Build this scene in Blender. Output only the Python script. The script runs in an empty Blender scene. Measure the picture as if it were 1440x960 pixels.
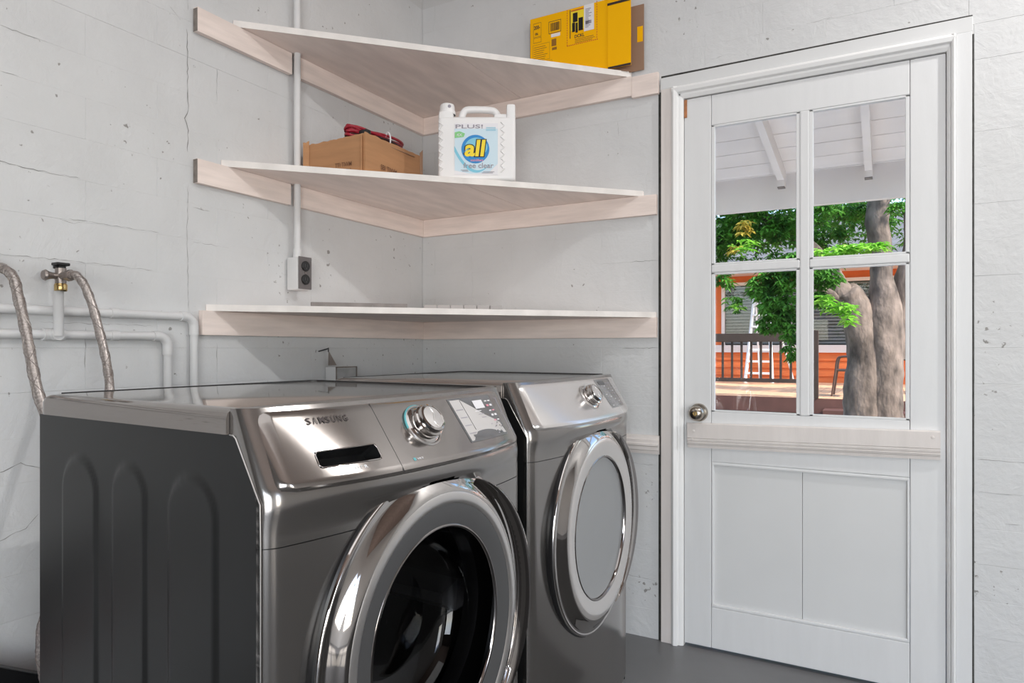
import bpy, bmesh, math, random
from mathutils import Vector, Matrix, noise
PI = math.pi
S = bpy.context.scene
C = S.collection
random.seed(7)

# ---------------------------------------------------------------- camera, sky, sun, lamps, exposure
cam = bpy.data.objects.new('camera', bpy.data.cameras.new('camera'))
C.objects.link(cam)
cam.data.lens = 949/1440*36
cam.data.shift_y = 9/1440
cam.data.clip_start = .02
cam.location = (1.85715, -2.50403, 1.10487)
cam.rotation_euler = (PI/2, 0, math.radians(29.0))
S.camera = cam
S.view_settings.view_transform = 'Standard'
S.view_settings.look = 'None'
S.view_settings.gamma = 1
S.view_settings.exposure = -0.33

w = bpy.data.worlds.new('sky'); S.world = w; w.use_nodes = True
nt = w.node_tree
sky = nt.nodes.new('ShaderNodeTexSky'); sky.sky_type = 'NISHITA'; sky.sun_disc = False
sky.sun_elevation = math.radians(52); sky.sun_rotation = math.radians(112)
nt.links.new(sky.outputs[0], nt.nodes['Background'].inputs[0])
nt.nodes['Background'].inputs[1].default_value = 0.68

def light(name, kind, loc, energy, rot=(0, 0, 0), size=1, size_y=None, color=(1, 1, 1), shape=None):
    l = bpy.data.lights.new(name, kind); l.energy = energy; l.color = color
    o = bpy.data.objects.new(name, l); C.objects.link(o); o.location = loc; o.rotation_euler = rot
    if kind == 'AREA':
        l.shape = shape or 'RECTANGLE'; l.size = size; l.size_y = size_y or size
    return o
sun = light('sun', 'SUN', (0, 0, 10), 8.2, color=(1, .93, .82)); sun.data.angle = .02
sun.rotation_euler = Vector((-.85, .34, -.85)).to_track_quat('-Z', 'Y').to_euler()
light('ceiling_lamp_light', 'AREA', (2.95, -.6, 3.05), 41, (0, 0, 0), .08, shape='DISK', color=(1, .985, .96))
light('back_window_light', 'AREA', (5.42, -3.9, 1.35), 44, (0, PI/2, 0), 1.5, .95, color=(1, .98, .95))
light('ceiling_fill_light', 'AREA', (1.9, -2.5, 3.15), 34, (0, 0, 0), 2.6, 2.6, color=(.96, .985, 1))  # added soft fill below the ceiling, no fixture of the room
light('front_fill_light', 'AREA', (3.75, -6.02, 1.02), 150, (PI/2, 0, 0), 2.4, 1.95, color=(.96, .98, 1))  # added low fill for the garden-side wall and shelf undersides

# ---------------------------------------------------------------- materials
def mat(name, col, rough=.5, metal=0, bump=0, bscale=60, var=0, vscale=4, stretch=(1, 1, 1), spots=0, coat=0, trans=0, dist=.002, spec=None, detail=6):
    m = bpy.data.materials.new(name); m.use_nodes = True
    t = m.node_tree; b = t.nodes['Principled BSDF']
    b.inputs['Base Color'].default_value = (*col, 1)
    b.inputs['Roughness'].default_value = rough
    b.inputs['Metallic'].default_value = metal
    if spec is not None: b.inputs['Specular IOR Level'].default_value = spec
    if coat: b.inputs['Coat Weight'].default_value = coat; b.inputs['Coat Roughness'].default_value = .08
    if trans: b.inputs['Transmission Weight'].default_value = trans
    tc = t.nodes.new('ShaderNodeTexCoord'); mp = t.nodes.new('ShaderNodeMapping')
    mp.inputs['Scale'].default_value = stretch
    t.links.new(tc.outputs['Object'], mp.inputs[0])
    if name == 'painted_concrete':     # continuous over all blocks
        ge = t.nodes.new('ShaderNodeNewGeometry'); t.links.new(ge.outputs['Position'], mp.inputs[0])
    src = mp.outputs[0] if name == 'painted_concrete' else tc.outputs['Object']
    last = None
    if var:
        n = t.nodes.new('ShaderNodeTexNoise'); n.inputs['Scale'].default_value = vscale; n.inputs['Detail'].default_value = detail
        t.links.new(mp.outputs[0], n.inputs[0])
        mx = t.nodes.new('ShaderNodeMix'); mx.data_type = 'RGBA'
        mx.inputs[6].default_value = tuple(max(0, c*(1-var)) for c in col)+(1,)
        mx.inputs[7].default_value = tuple(min(1, c*(1+var)) for c in col)+(1,)
        r = t.nodes.new('ShaderNodeMapRange'); r.inputs[1].default_value = .3; r.inputs[2].default_value = .7
        t.links.new(n.outputs[0], r.inputs[0]); t.links.new(r.outputs[0], mx.inputs[0])
        last = mx.outputs[2]
    if spots:
        n = t.nodes.new('ShaderNodeTexNoise'); n.inputs['Scale'].default_value = 46; n.inputs['Detail'].default_value = 3
        t.links.new(src, n.inputs[0])
        n2 = t.nodes.new('ShaderNodeTexNoise'); n2.inputs['Scale'].default_value = 3.1; n2.inputs['Detail'].default_value = 2
        t.links.new(src, n2.inputs[0])
        ad = t.nodes.new('ShaderNodeMath'); ad.operation = 'MULTIPLY_ADD'; ad.inputs[1].default_value = .5
        t.links.new(n2.outputs[0], ad.inputs[0]); t.links.new(n.outputs[0], ad.inputs[2])
        r = t.nodes.new('ShaderNodeMapRange'); r.inputs[1].default_value = 1.02-spots; r.inputs[2].default_value = 1.06-spots
        t.links.new(ad.outputs[0], r.inputs[0])
        mx = t.nodes.new('ShaderNodeMix'); mx.data_type = 'RGBA'
        mx.inputs[6].default_value = (*col, 1)
        if last: t.links.new(last, mx.inputs[6])
        mx.inputs[7].default_value = (.30, .29, .28, 1)
        t.links.new(r.outputs[0], mx.inputs[0]); last = mx.outputs[2]
    if last: t.links.new(last, b.inputs['Base Color'])
    if bump:
        n = t.nodes.new('ShaderNodeTexNoise'); n.inputs['Scale'].default_value = bscale; n.inputs['Detail'].default_value = 5
        t.links.new(mp.outputs[0], n.inputs[0])
        bp = t.nodes.new('ShaderNodeBump'); bp.inputs['Strength'].default_value = bump; bp.inputs['Distance'].default_value = dist
        if name == 'painted_concrete':   # trowel marks under the fine grain
            n3 = t.nodes.new('ShaderNodeTexNoise'); n3.inputs['Scale'].default_value = 9; n3.inputs['Detail'].default_value = 6; n3.inputs['Roughness'].default_value = .65; n3.inputs['Distortion'].default_value = .8
            t.links.new(src, n3.inputs[0]); b2 = t.nodes.new('ShaderNodeBump'); b2.inputs['Strength'].default_value = .35; b2.inputs['Distance'].default_value = .012
            t.links.new(n3.outputs[0], b2.inputs['Height']); t.links.new(b2.outputs[0], bp.inputs['Normal'])
        t.links.new(n.outputs[0], bp.inputs['Height']); t.links.new(bp.outputs[0], b.inputs['Normal'])
    return m
M = dict(
 wall=mat('painted_concrete', (.655, .66, .667), .6, bump=.55, bscale=48, var=.035, vscale=5, spots=.057, dist=.003),
 joint=mat('joint_mortar', (.60, .60, .60), .8, bump=.5, bscale=90),
 crack=mat('crack_dark', (.27, .265, .26), .9, var=.4, vscale=30),
 gap=mat('gap_shade', (.05, .048, .045), .9, var=.5, vscale=40),
 plaster=mat('room_plaster', (.55, .53, .51), .7, bump=.3),
 plaster_dark=mat('dark_garage_boards', (.10, .085, .075), .7, var=.2, vscale=2),
 ceil=mat('brown_ceiling_boards', (.33, .24, .20), .6, var=.2, vscale=2, stretch=(1, 9, 1)),
 floor=mat('grey_floor_paint', (.155, .157, .162), .42, bump=.15, bscale=30, var=.12, vscale=3),
 door=mat('door_paint', (.735, .74, .75), .42, bump=.12, bscale=40, var=.02, stretch=(8, 8, 1)),
 panel=mat('door_panel_paint', (.69, .695, .70), .45, bump=.1, bscale=40, var=.02),
 trim=mat('trim_paint', (.74, .69, .665), .5, bump=.25, bscale=50, var=.05, stretch=(6, 6, 1)),
 gloss=mat('gloss_trim', (.86, .86, .86), .3, bump=.15, bscale=50),
 wood=mat('whitewashed_wood', (.86, .745, .69), .6, bump=.3, bscale=20, var=.09, vscale=5, stretch=(1, 9, 9)),
 woody=mat('whitewashed_wood_cross', (.86, .745, .69), .6, bump=.3, bscale=20, var=.09, vscale=5, stretch=(9, 1, 9)),
 shelf=mat('whitewashed_plywood', (.88, .775, .725), .6, bump=.25, bscale=14, var=.10, vscale=3.2, stretch=(6, 1.2, 6)),
 shelfedge=mat('painted_edge', (.80, .76, .73), .55, bump=.4, bscale=50, var=.10, vscale=12),
 end=mat('dark_grey_brown', (.23, .2, .18), .8, var=.3, vscale=30),
 side=mat('graphite_cabinet', (.0115, .0117, .012), .36, metal=.2, var=.05, vscale=2),
 lid=mat('graphite_lid', (.29, .265, .25), .055, metal=.8, bump=.01, bscale=5, stretch=(1, 12, 12)),
 shell=mat('platinum_shell', (.29, .275, .265), .17, metal=.85, bump=.03, bscale=6),
 dash=mat('brushed_console', (.33, .305, .29), .13, metal=.85, bump=.015, bscale=8, stretch=(1, 10, 10)),
 dash2=mat('pale_console', (.62, .595, .58), .2, metal=.6, bump=.04, bscale=8, stretch=(1, 10, 10)),
 chrome=mat('chrome', (.52, .495, .48), .05, metal=1),
 chromed=mat('smoked_chrome', (.30, .28, .275), .08, metal=1),
 satin=mat('satin_ring', (.62, .6, .59), .28, metal=.85),
 greyring=mat('grey_plastic_ring', (.075, .075, .077), .3),
 black=mat('black_plastic', (.012, .012, .013), .3),
 rubber=mat('rubber', (.02, .02, .02), .6),
 drum=mat('steel_drum', (.30, .30, .31), .25, metal=1, bump=.1, bscale=30),
 screen=mat('display_film', (.12, .12, .125), .12, coat=.6),
 film=mat('pale_film', (.60, .58, .57), .18),
 print_dark=mat('dark_print', (.03, .018, .018), .5),
 print_white=mat('white_print', (.8, .82, .85), .5),
 teal=mat('teal_reflection_and_logo', (.12, .42, .46), .35),
 brass=mat('brass', (.62, .45, .2), .25, metal=1),
 nickel=mat('aged_nickel', (.42, .38, .33), .25, metal=1),
 valve=mat('dull_valve_metal', (.33, .29, .27), .4, metal=.8, bump=.4, bscale=80),
 braid=mat('braided_steel', (.42, .38, .36), .36, metal=.85, bump=.4, bscale=500, var=.35, vscale=220, dist=.0004),
 pipe=mat('painted_pipe', (.70, .70, .705), .5, bump=.4, bscale=40, var=.04),
 card=mat('cardboard', (.46, .24, .115), .8, bump=.3, bscale=12, var=.13, vscale=4, stretch=(1, 1, 9)),
 cardin=mat('cardboard_inside', (.33, .20, .13), .8, var=.1),
 yellow=mat('yellow_carton', (1.0, .50, .001), .6, var=.02, spec=.15),
 ydark=mat('yellow_carton_print', (.30, .13, .01), .6),
 redprint=mat('red_border_print', (.62, .13, .01), .6),
 label=mat('white_label', (.82, .81, .84), .5),
 cable=mat('red_cable', (.34, .012, .03), .35),
 cableb=mat('black_cable', (.03, .012, .014), .4),
 jug=mat('white_hdpe', (.86, .85, .85), .32, spec=.5),
 lblblue=mat('pale_blue_label', (.62, .77, .86), .4),
 swoosh=mat('blue_swoosh', (.22, .58, .74), .4),
 blue=mat('logo_blue', (.02, .25, .62), .4), lyellow=mat('logo_yellow', (.95, .72, .03), .4),
 lblack=mat('logo_black', (.01, .012, .03), .5), lgreen=mat('label_green', (.25, .62, .25), .5), lpink=mat('label_pink', (.75, .30, .38), .5),
 lgrey=mat('label_grey', (.33, .31, .36), .5),
 bark=mat('bark', (.20, .15, .12), .85, bump=1, bscale=12, var=.65, vscale=9, stretch=(1, 1, .45), dist=.03),
 deck=mat('deck_boards', (.78, .44, .26), .8, var=.12, vscale=5),
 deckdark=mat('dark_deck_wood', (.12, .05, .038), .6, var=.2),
 rail=mat('railing_wood', (.055, .033, .024), .6, var=.2),
 orange=mat('orange_siding', (.68, .155, .04), .8, var=.06),
 sill=mat('pale_sill', (.75, .66, .62), .6), housein=mat('dark_window', (.05, .052, .055), .2),
 blind=mat('window_blind', (.20, .195, .19), .5), alum=mat('ladder_white', (.80, .80, .80), .4),
 roof=mat('roof_felt', (.16, .155, .16), .8, var=.2), soil=mat('ground_soil', (.12, .09, .06), .9, var=.4, vscale=2),
 porch=mat('porch_boards', (.86, .80, .76), .6, var=.05, vscale=3, bump=.2), conc=mat('porch_slab', (.82, .79, .75), .8, var=.1),
 chairm=mat('chair_metal', (.12, .075, .06), .4, metal=.4), chip=mat('orange_wood', (.42, .17, .07), .7, var=.3, vscale=30),
 wood_dark=mat('dark_bench_wood', (.05, .035, .03), .4, var=.2), redpaint=mat('red_paint', (.3, .03, .02), .5),
)
def leafmat(name, c1, c2):
    m = bpy.data.materials.new(name); m.use_nodes = True; t = m.node_tree; b = t.nodes['Principled BSDF']
    tc = t.nodes.new('ShaderNodeTexCoord'); n = t.nodes.new('ShaderNodeTexNoise'); n.inputs['Scale'].default_value = 9; n.inputs['Detail'].default_value = 4
    r = t.nodes.new('ShaderNodeMapRange'); r.inputs[1].default_value = .35; r.inputs[2].default_value = .65
    mx = t.nodes.new('ShaderNodeMix'); mx.data_type = 'RGBA'; mx.inputs[6].default_value = (*c1, 1); mx.inputs[7].default_value = (*c2, 1)
    t.links.new(tc.outputs['Object'], n.inputs[0]); t.links.new(n.outputs[0], r.inputs[0]); t.links.new(r.outputs[0], mx.inputs[0])
    b.inputs['Roughness'].default_value = .45
    t.links.new(mx.outputs[2], b.inputs['Base Color'])
    tr = t.nodes.new('ShaderNodeBsdfTranslucent'); t.links.new(mx.outputs[2], tr.inputs[0])
    ms = t.nodes.new('ShaderNodeMixShader'); ms.inputs[0].default_value = .4
    t.links.new(b.outputs[0], ms.inputs[1]); t.links.new(tr.outputs[0], ms.inputs[2]); t.links.new(ms.outputs[0], t.nodes['Material Output'].inputs[0])
    return m
M['leaf'] = leafmat('green_leaves', (.03, .12, .018), (.17, .46, .06))
M['lime'] = leafmat('sunlit_tint_leaves', (.22, .55, .05), (.45, .8, .12))  # lit copy of the green leaves, sunlight put into the colour
M['gold'] = leafmat('golden_leaves', (.55, .40, .06), (.75, .6, .12))
def glassmat(name, tint=(1, 1, 1), rough=0, fac=None):
    m = bpy.data.materials.new(name); m.use_nodes = True; t = m.node_tree; t.nodes.remove(t.nodes['Principled BSDF'])
    tr = t.nodes.new('ShaderNodeBsdfTransparent'); tr.inputs[0].default_value = (*tint, 1)
    g = t.nodes.new('ShaderNodeBsdfGlossy'); g.inputs['Roughness'].default_value = rough
    fr = t.nodes.new('ShaderNodeFresnel'); gm = t.nodes.new('ShaderNodeNewGeometry')
    mr = t.nodes.new('ShaderNodeMapRange'); mr.inputs[3].default_value = 1.5; mr.inputs[4].default_value = 1/1.5   # same reflectance from both faces
    t.links.new(gm.outputs['Backfacing'], mr.inputs[0]); t.links.new(mr.outputs[0], fr.inputs[0])
    ms = t.nodes.new('ShaderNodeMixShader'); t.links.new(fr.outputs[0], ms.inputs[0])
    t.links.new(tr.outputs[0], ms.inputs[1]); t.links.new(g.outputs[0], ms.inputs[2]); t.links.new(ms.outputs[0], t.nodes['Material Output'].inputs[0])
    return m
M['pane'] = glassmat('window_glass', (.97, .98, .98))
M['bowl'] = glassmat('smoked_bowl', (.30, .30, .31), .02)

# ---------------------------------------------------------------- mesh helpers
class MB:
    def __init__(s): s.v = []; s.f = []
    def add(s, v, f):
        n = len(s.v); s.v += [tuple(p) for p in v]; s.f += [tuple(i+n for i in q) for q in f]; return s
    def box(s, a, b, bev=0):
        a, b = [min(p, q) for p, q in zip(a, b)], [max(p, q) for p, q in zip(a, b)]
        if bev:
            bm = bmesh.new(); bmesh.ops.create_cube(bm, size=1)
            for v in bm.verts: v.co = Vector([a[i]+(v.co[i]+.5)*(b[i]-a[i]) for i in range(3)])
            bmesh.ops.bevel(bm, geom=bm.edges[:], offset=min(bev, .45*min(b[i]-a[i] for i in range(3))), segments=2, affect='EDGES', profile=.6)
            bm.verts.index_update(); s.add([v.co for v in bm.verts], [[v.index for v in f.verts] for f in bm.faces]); bm.free(); return s
        x0, y0, z0 = a; x1, y1, z1 = b
        return s.add([(x0,y0,z0),(x1,y0,z0),(x1,y1,z0),(x0,y1,z0),(x0,y0,z1),(x1,y0,z1),(x1,y1,z1),(x0,y1,z1)],
                     [(0,3,2,1),(4,5,6,7),(0,1,5,4),(1,2,6,5),(2,3,7,6),(3,0,4,7)])
    def tube(s, pts, r, n=12, closed=False, cap=True):
        pts = [Vector(p) for p in pts]; N = len(pts); rr = r if isinstance(r, (list, tuple)) else [r]*N
        up = None; base = len(s.v); V = []
        for i, p in enumerate(pts):
            if closed: d = pts[(i+1) % N]-pts[i-1]
            else: d = pts[min(i+1, N-1)]-pts[max(i-1, 0)]
            d.normalize()
            if up is None: up = Vector((0, 0, 1)) if abs(d.z) < .9 else Vector((1, 0, 0))
            a = (up-d*up.dot(d)).normalized(); b = d.cross(a); up = a
            for k in range(n):
                t = 2*PI*k/n; V.append(p+(a*math.cos(t)+b*math.sin(t))*rr[i])
        F = []
        for i in range(N if closed else N-1):
            j = (i+1) % N
            for k in range(n): F.append((i*n+k, i*n+(k+1) % n, j*n+(k+1) % n, j*n+k))
        if cap and not closed: F += [tuple(range(n))[::-1], tuple(range((N-1)*n, N*n))]
        return s.add(V, F)
    def cyl(s, a, b, r, n=24, r2=None): return s.tube([a, b], [r, r if r2 is None else r2], n)
    def lathe(s, prof, c, axis=(1, 0, 0), n=64):
        """profile of (radius, height along axis) revolved about c"""
        ax = Vector(axis).normalized(); a = Vector((0, 0, 1)) if abs(ax.z) < .9 else Vector((0, 1, 0))
        a = (a-ax*a.dot(ax)).normalized(); b = ax.cross(a); c = Vector(c); V = []; F = []
        for r, h in prof:
            for k in range(n):
                t = 2*PI*k/n; V.append(c+ax*h+(a*math.cos(t)+b*math.sin(t))*r)
        for i in range(len(prof)-1):
            for k in range(n): F.append((i*n+k, i*n+(k+1) % n, (i+1)*n+(k+1) % n, (i+1)*n+k))
        return s.add(V, F)
    def prism(s, poly, z0, z1):
        n = len(poly)
        return s.add([(x, y, z0) for x, y in poly]+[(x, y, z1) for x, y in poly],
            [tuple(range(n))[::-1], tuple(range(n, 2*n))]+[(i, (i+1) % n, n+(i+1) % n, n+i) for i in range(n)])
    def grid(s, P, nu, nv, flip=False):
        V = [P(i/(nu-1), j/(nv-1)) for j in range(nv) for i in range(nu)]
        F = [(j*nu+i, j*nu+i+1, (j+1)*nu+i+1, (j+1)*nu+i) for j in range(nv-1) for i in range(nu-1)]
        if flip: F = [f[::-1] for f in F]
        return s.add(V, F)
    def xf(s, m): s.v = [tuple(m @ Vector(p)) for p in s.v]; return s
def build(name, mb, m, parent=None, smooth=None, local=False, bevel=0, fix=True):
    """link mb as one object; vertices are world coordinates unless local (then they are in the frame of the thing)"""
    me = bpy.data.meshes.new(name)
    V = mb.v; loc = None
    if parent is not None and not local:
        r = parent
        while r.parent: r = r.parent
        inv = (Matrix.Translation(r.location) @ r.rotation_euler.to_matrix().to_4x4()).inverted()
        V = [tuple(inv @ Vector(p)) for p in V]
    elif parent is None:
        xs = [p[0] for p in V]; ys = [p[1] for p in V]; zs = [p[2] for p in V]
        loc = Vector(((min(xs)+max(xs))/2, (min(ys)+max(ys))/2, min(zs))); V = [tuple(Vector(p)-loc) for p in V]
    me.from_pydata(V, [], mb.f); me.validate()
    if fix:
        bm = bmesh.new(); bm.from_mesh(me); bmesh.ops.recalc_face_normals(bm, faces=bm.faces[:]); bm.to_mesh(me); bm.free()
    me.materials.append(M[m] if isinstance(m, str) else m)
    o = bpy.data.objects.new(name, me); C.objects.link(o)
    if loc is not None: o.location = loc
    if parent is not None: o.parent = parent
    if smooth:
        me.shade_smooth()
        md = o.modifiers.new('bevel_sharp', 'EDGE_SPLIT'); md.split_angle = math.radians(smooth if smooth > 1 else 35)
    if bevel:
        md = o.modifiers.new('bevel', 'BEVEL'); md.width = bevel; md.segments = 2; md.limit_method = 'ANGLE'; md.angle_limit = math.radians(40)
    return o
def tag(o, label=None, cat=None, group=None, kind=None):
    if label: o['label'] = label
    if cat: o['category'] = cat
    if group: o['group'] = group
    if kind: o['kind'] = kind
    return o
def thing(name, label, cat, loc, rz=0, group=None, kind=None):
    o = bpy.data.objects.new(name, None); C.objects.link(o); o.location = loc; o.rotation_euler = (0, 0, rz); o.empty_display_size = .05
    return tag(o, label, cat, group, kind)
def copy_tree(o, parent=None):
    c = o.copy(); C.objects.link(c); c.parent = parent
    for ch in list(o.children): copy_tree(ch, c)
    return c
def smoothpts(P, n=6):
    P = [Vector(p) for p in P]; out = []
    for i in range(len(P)-1):
        p0, p1, p2, p3 = P[max(i-1, 0)], P[i], P[i+1], P[min(i+2, len(P)-1)]
        for k in range(n):
            t = k/n
            out.append(.5*((2*p1)+(p2-p0)*t+(2*p0-5*p1+4*p2-p3)*t*t+(3*p1-p0-3*p2+p3)*t**3))
    out.append(P[-1]); return out
def textmesh(s, size=1, bold=0, shear=0, align='LEFT', sx=1):
    """flat text as (verts, faces) in its own xy plane"""
    cu = bpy.data.curves.new('txt', 'FONT'); cu.body = s; cu.size = size; cu.offset = bold; cu.shear = shear; cu.align_x = align; cu.resolution_u = 3
    o = bpy.data.objects.new('txt', cu); C.objects.link(o); dg = bpy.context.evaluated_depsgraph_get()
    me = bpy.data.meshes.new_from_object(o.evaluated_get(dg))
    V = [(v.co.x*sx, v.co.y) for v in me.vertices]; F = [tuple(p.vertices) for p in me.polygons]
    bpy.data.objects.remove(o); bpy.data.curves.remove(cu); bpy.data.meshes.remove(me); return V, F
def textfit(s, width, height, **k):
    V, F = textmesh(s, **k); xs = [v[0] for v in V]; ys = [v[1] for v in V]
    return [((v[0]-min(xs))/(max(xs)-min(xs))*width, (v[1]-min(ys))/(max(ys)-min(ys))*height) for v in V], F

# ---------------------------------------------------------------- the garage shell
wl = build('wall_left', MB().box((-.2, -6, 0), (-.0010, .2, 3.2)), 'joint'); tag(wl, kind='structure')
# garden-side wall, with the doorway left open (door opening x 1.155 .. 2.045, z 0 .. 2.06)
wr = build('wall_right', MB().box((-.0, .0010, 0), (1.165, .15, 3.2)).box((2.035, .0010, 0), (5.5, .15, 3.2)).box((1.165, .0010, 2.06), (2.035, .15, 3.2)), 'joint'); tag(wr, kind='structure')
tag(build('wall_back', MB().box((5.5, -6, 0), (5.7, .15, .55)).box((5.5, -6, 2.55), (5.7, .15, 3.2)).box((5.5, -6, .55), (5.7, -4.45, 2.55)).box((5.5, -3.35, .55), (5.7, .15, 2.55)), 'plaster'), kind='structure')
tag(build('wall_front', MB().box((-.2, -6.2, 2.05), (5.7, -6, 3.2)).box((-.2, -6.2, 0), (2.5, -6, 2.05)).box((5.0, -6.2, 0), (5.7, -6, 2.05)), 'plaster_dark'), kind='structure')  # gap in this wall is added to hold the fill light
tag(build('floor', MB().box((-.2, -6.2, -.12), (5.7, .15, 0)), 'floor'), kind='structure')
tag(build('ceiling', MB().box((-.2, -6.2, 3.2), (5.7, .15, 3.3)), 'ceil'), kind='structure')
# back window bars beyond the frame
mbw = MB()
for yy in (-4.45, -3.92, -3.4): mbw.box((5.5, yy, .55), (5.56, yy+.05, 2.55))
for zz in (.55, 1.5, 2.5): mbw.box((5.5, -4.45, zz), (5.56, -3.35, zz+.05))
tag(build('window_1', mbw, 'gloss'), kind='structure')
fm = build('reflection_mat', MB().box((1.35, -4.8, .0005), (4.3, -.4, .010), .003), 'rubber'); tag(fm, 'unseen black rubber mat, added to darken reflections in the washers', 'mat')  # out of view, added so the chrome and fronts reflect something dark
lamp = thing('ceiling_lamp', 'round white ceiling lamp above the washers, outside the photo', 'lamp', (3.05, -.5, 3.2))
build('lamp_base', MB().lathe([(0, 3.2), (.15, 3.2), (.15, 3.16), (.13, 3.1), (.11, 3.06), (.1, 3.058), (0, 3.058)], (3.05, -.5, 0), (0, 0, 1), 32), 'gloss', lamp, smooth=40)

# individual painted blocks of both walls
blocks = []
def block_mesh(L, H, seed):
    rnd = random.Random(seed); bm = bmesh.new(); bmesh.ops.create_cube(bm, size=1)
    for v in bm.verts: v.co = Vector((v.co.x*(L-.0004), v.co.y*.006, v.co.z*(H-.0004)))
    top = [e for e in bm.edges if all(v.co.y > 0 for v in e.verts)]
    bmesh.ops.bevel(bm, geom=top, offset=.0007, segments=1, affect='EDGES')
    for v in bm.verts:
        if v.co.y > 0: v.co.y += rnd.uniform(-.0003, .0003)
    me = bpy.data.meshes.new('concrete_block'); bm.to_mesh(me); bm.free(); me.materials.append(M['wall']); return me
bcache = {}
def put_block(parent, u0, u1, z0, z1, wall):
    L = round(u1-u0, 3); H = round(z1-z0, 3); key = (L, H, random.randrange(3) if L > .35 else 0)
    if key not in bcache: bcache[key] = block_mesh(L, H, hash(key) % 97)
    o = bpy.data.objects.new('concrete_block', bcache[key]); C.objects.link(o); o.parent = parent
    j = random.uniform(-.0002, .0002); uc = (u0+u1)/2; zc = (z0+z1)/2
    P = Vector((-.003+j, uc, zc)) if wall == 'L' else Vector((uc, .003+j, zc))
    o.rotation_euler = (0, 0, -PI/2) if wall == 'L' else (0, 0, PI)
    o.location = P-parent.location
H0, CH = 0.0, .1105
for k in range(24):
    z0 = CH*k; z1 = z0+CH
    ph = -1.487 if k % 2 else -1.286
    ys = sorted([ph+.402*i for i in range(-3, 5) if -2.65 < ph+.402*i < -.03])
    ys = [-2.65]+ys+[0]
    for a, b in zip(ys, ys[1:]):
        if b-a > .02: put_block(wl, a, b, z0, z1, 'L')
    ph = .07 if k % 2 else .271
    def run(x0, x1, z0, z1):
        xs = [x0]+[ph+.402*i for i in range(0, 9) if x0+.03 < ph+.402*i < x1-.03]+[x1]
        for a, b in zip(xs, xs[1:]): put_block(wr, a, b, z0, z1, 'R')
    if z1 <= 2.13 and z1 > 0:
        run(0, 1.1035, z0, z1); run(2.094, 2.9, z0, z1)
    elif z0 > 2.05: run(0, 2.9, z0, z1)
    else:
        run(0, 1.1035, z0, z1); run(2.094, 2.9, z0, z1)
# cracks: fine irregular ribbons in a dark colour
def crack(parent, pts, wdt, wall, amp=.004, seed=0):
    rnd = random.Random(seed); L = []
    for (a, b), (c, d) in zip(pts, pts[1:]):
        n = max(2, int(math.hypot(c-a, d-b)/.012))
        for i in range(n): t = i/n; L.append((a+(c-a)*t+rnd.uniform(-amp, amp)*.5, b+(d-b)*t+rnd.uniform(-amp, amp)*.5))
    L.append(pts[-1]); mb = MB(); V = []; F = []
    for i, (u, z) in enumerate(L):
        q = L[min(i+1, len(L)-1)]; p = L[max(i-1, 0)]; dx, dz = q[0]-p[0], q[1]-p[1]; l = math.hypot(dx, dz) or 1
        ww = wdt*.7*rnd.uniform(.15, 1)*.5*(0.2 if i in (0, len(L)-1) else 1); nx, nz = -dz/l*ww, dx/l*ww
        for s_ in (1, -1):
            uu, zz = u+nx*s_, z+nz*s_
            V.append((.0007, uu, zz) if wall == 'L' else (uu, -.0007, zz))
    for i in range(len(L)-1): F.append((2*i, 2*i+1, 2*i+3, 2*i+2))
    mb.add(V, F); return build('crack', mb, 'crack', parent, fix=False)
for i, (pts, wd) in enumerate([
    ([(-1.187, 2.35), (-1.187, 2.13)], .0025), ([(-1.190, 2.07), (-1.188, 1.93), (-1.186, 1.83), (-1.197, 1.80), (-1.187, 1.765), (-1.188, 1.70)], .0045),
    ([(-1.187, 1.60), (-1.19, 1.46), (-1.186, 1.21)], .002), ([(-1.684, 1.878), (-1.60, 1.877)], .0022), ([(-1.684, 1.77), (-1.645, 1.77)], .0016),
    ([(-1.70, 1.551), (-1.60, 1.549), (-1.50, 1.551)], .0028), ([(-1.53, 1.44), (-1.28, 1.441)], .002), ([(-1.55, 1.437), (-1.515, 1.43), (-1.50, 1.436)], .003),
    ([(-1.70, 1.33), (-1.5, 1.331), (-1.30, 1.329)], .0022), ([(-1.17, 1.535), (-1.11, 1.533)], .0025), ([(-1.17, 1.43), (-1.04, 1.428)], .0014),
    ([(-1.085, 1.99), (-1.085, 1.885)], .0018), ([(-1.487, 1.16), (-1.488, 1.05)], .0026), ([(-1.085, 1.12), (-1.086, 1.04)], .0022),
    ([(-1.70, .80), (-1.64, .822), (-1.59, .80)], .0045), ([(-1.70, .64), (-1.63, .66), (-1.60, .69)], .004), ([(-1.25, 2.12), (-1.21, 2.09)], .0022), ([(-1.6, 1.17), (-1.3, 1.168)], .0015)]):
    crack(wl, pts, wd, 'L', seed=i)
for i, (pts, wd) in enumerate([
    ([(.99, 1.4375), (1.105, 1.436)], .002), ([(.96, 1.103), (1.105, 1.105)], .002), ([(2.10, .764), (2.24, .763)], .0025), ([(2.17, .572), (2.21, .575)], .0018),
    ([(.94, 1.99), (.945, 1.93)], .0014), ([(2.15, .66), (2.19, .662)], .0018), ([(.85, .665), (1.10, .66)], .002), ([(.95, .23), (1.1, .22)], .0016), ([(1.62, 2.21), (1.70, 2.215)], .0016), ([(1.3, 2.155), (1.34, 2.16)], .0016)]):
    crack(wr, pts, wd, 'R', seed=50+i)

# ---------------------------------------------------------------- the door
def wall_y(y0, y1): return y0, y1
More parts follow.
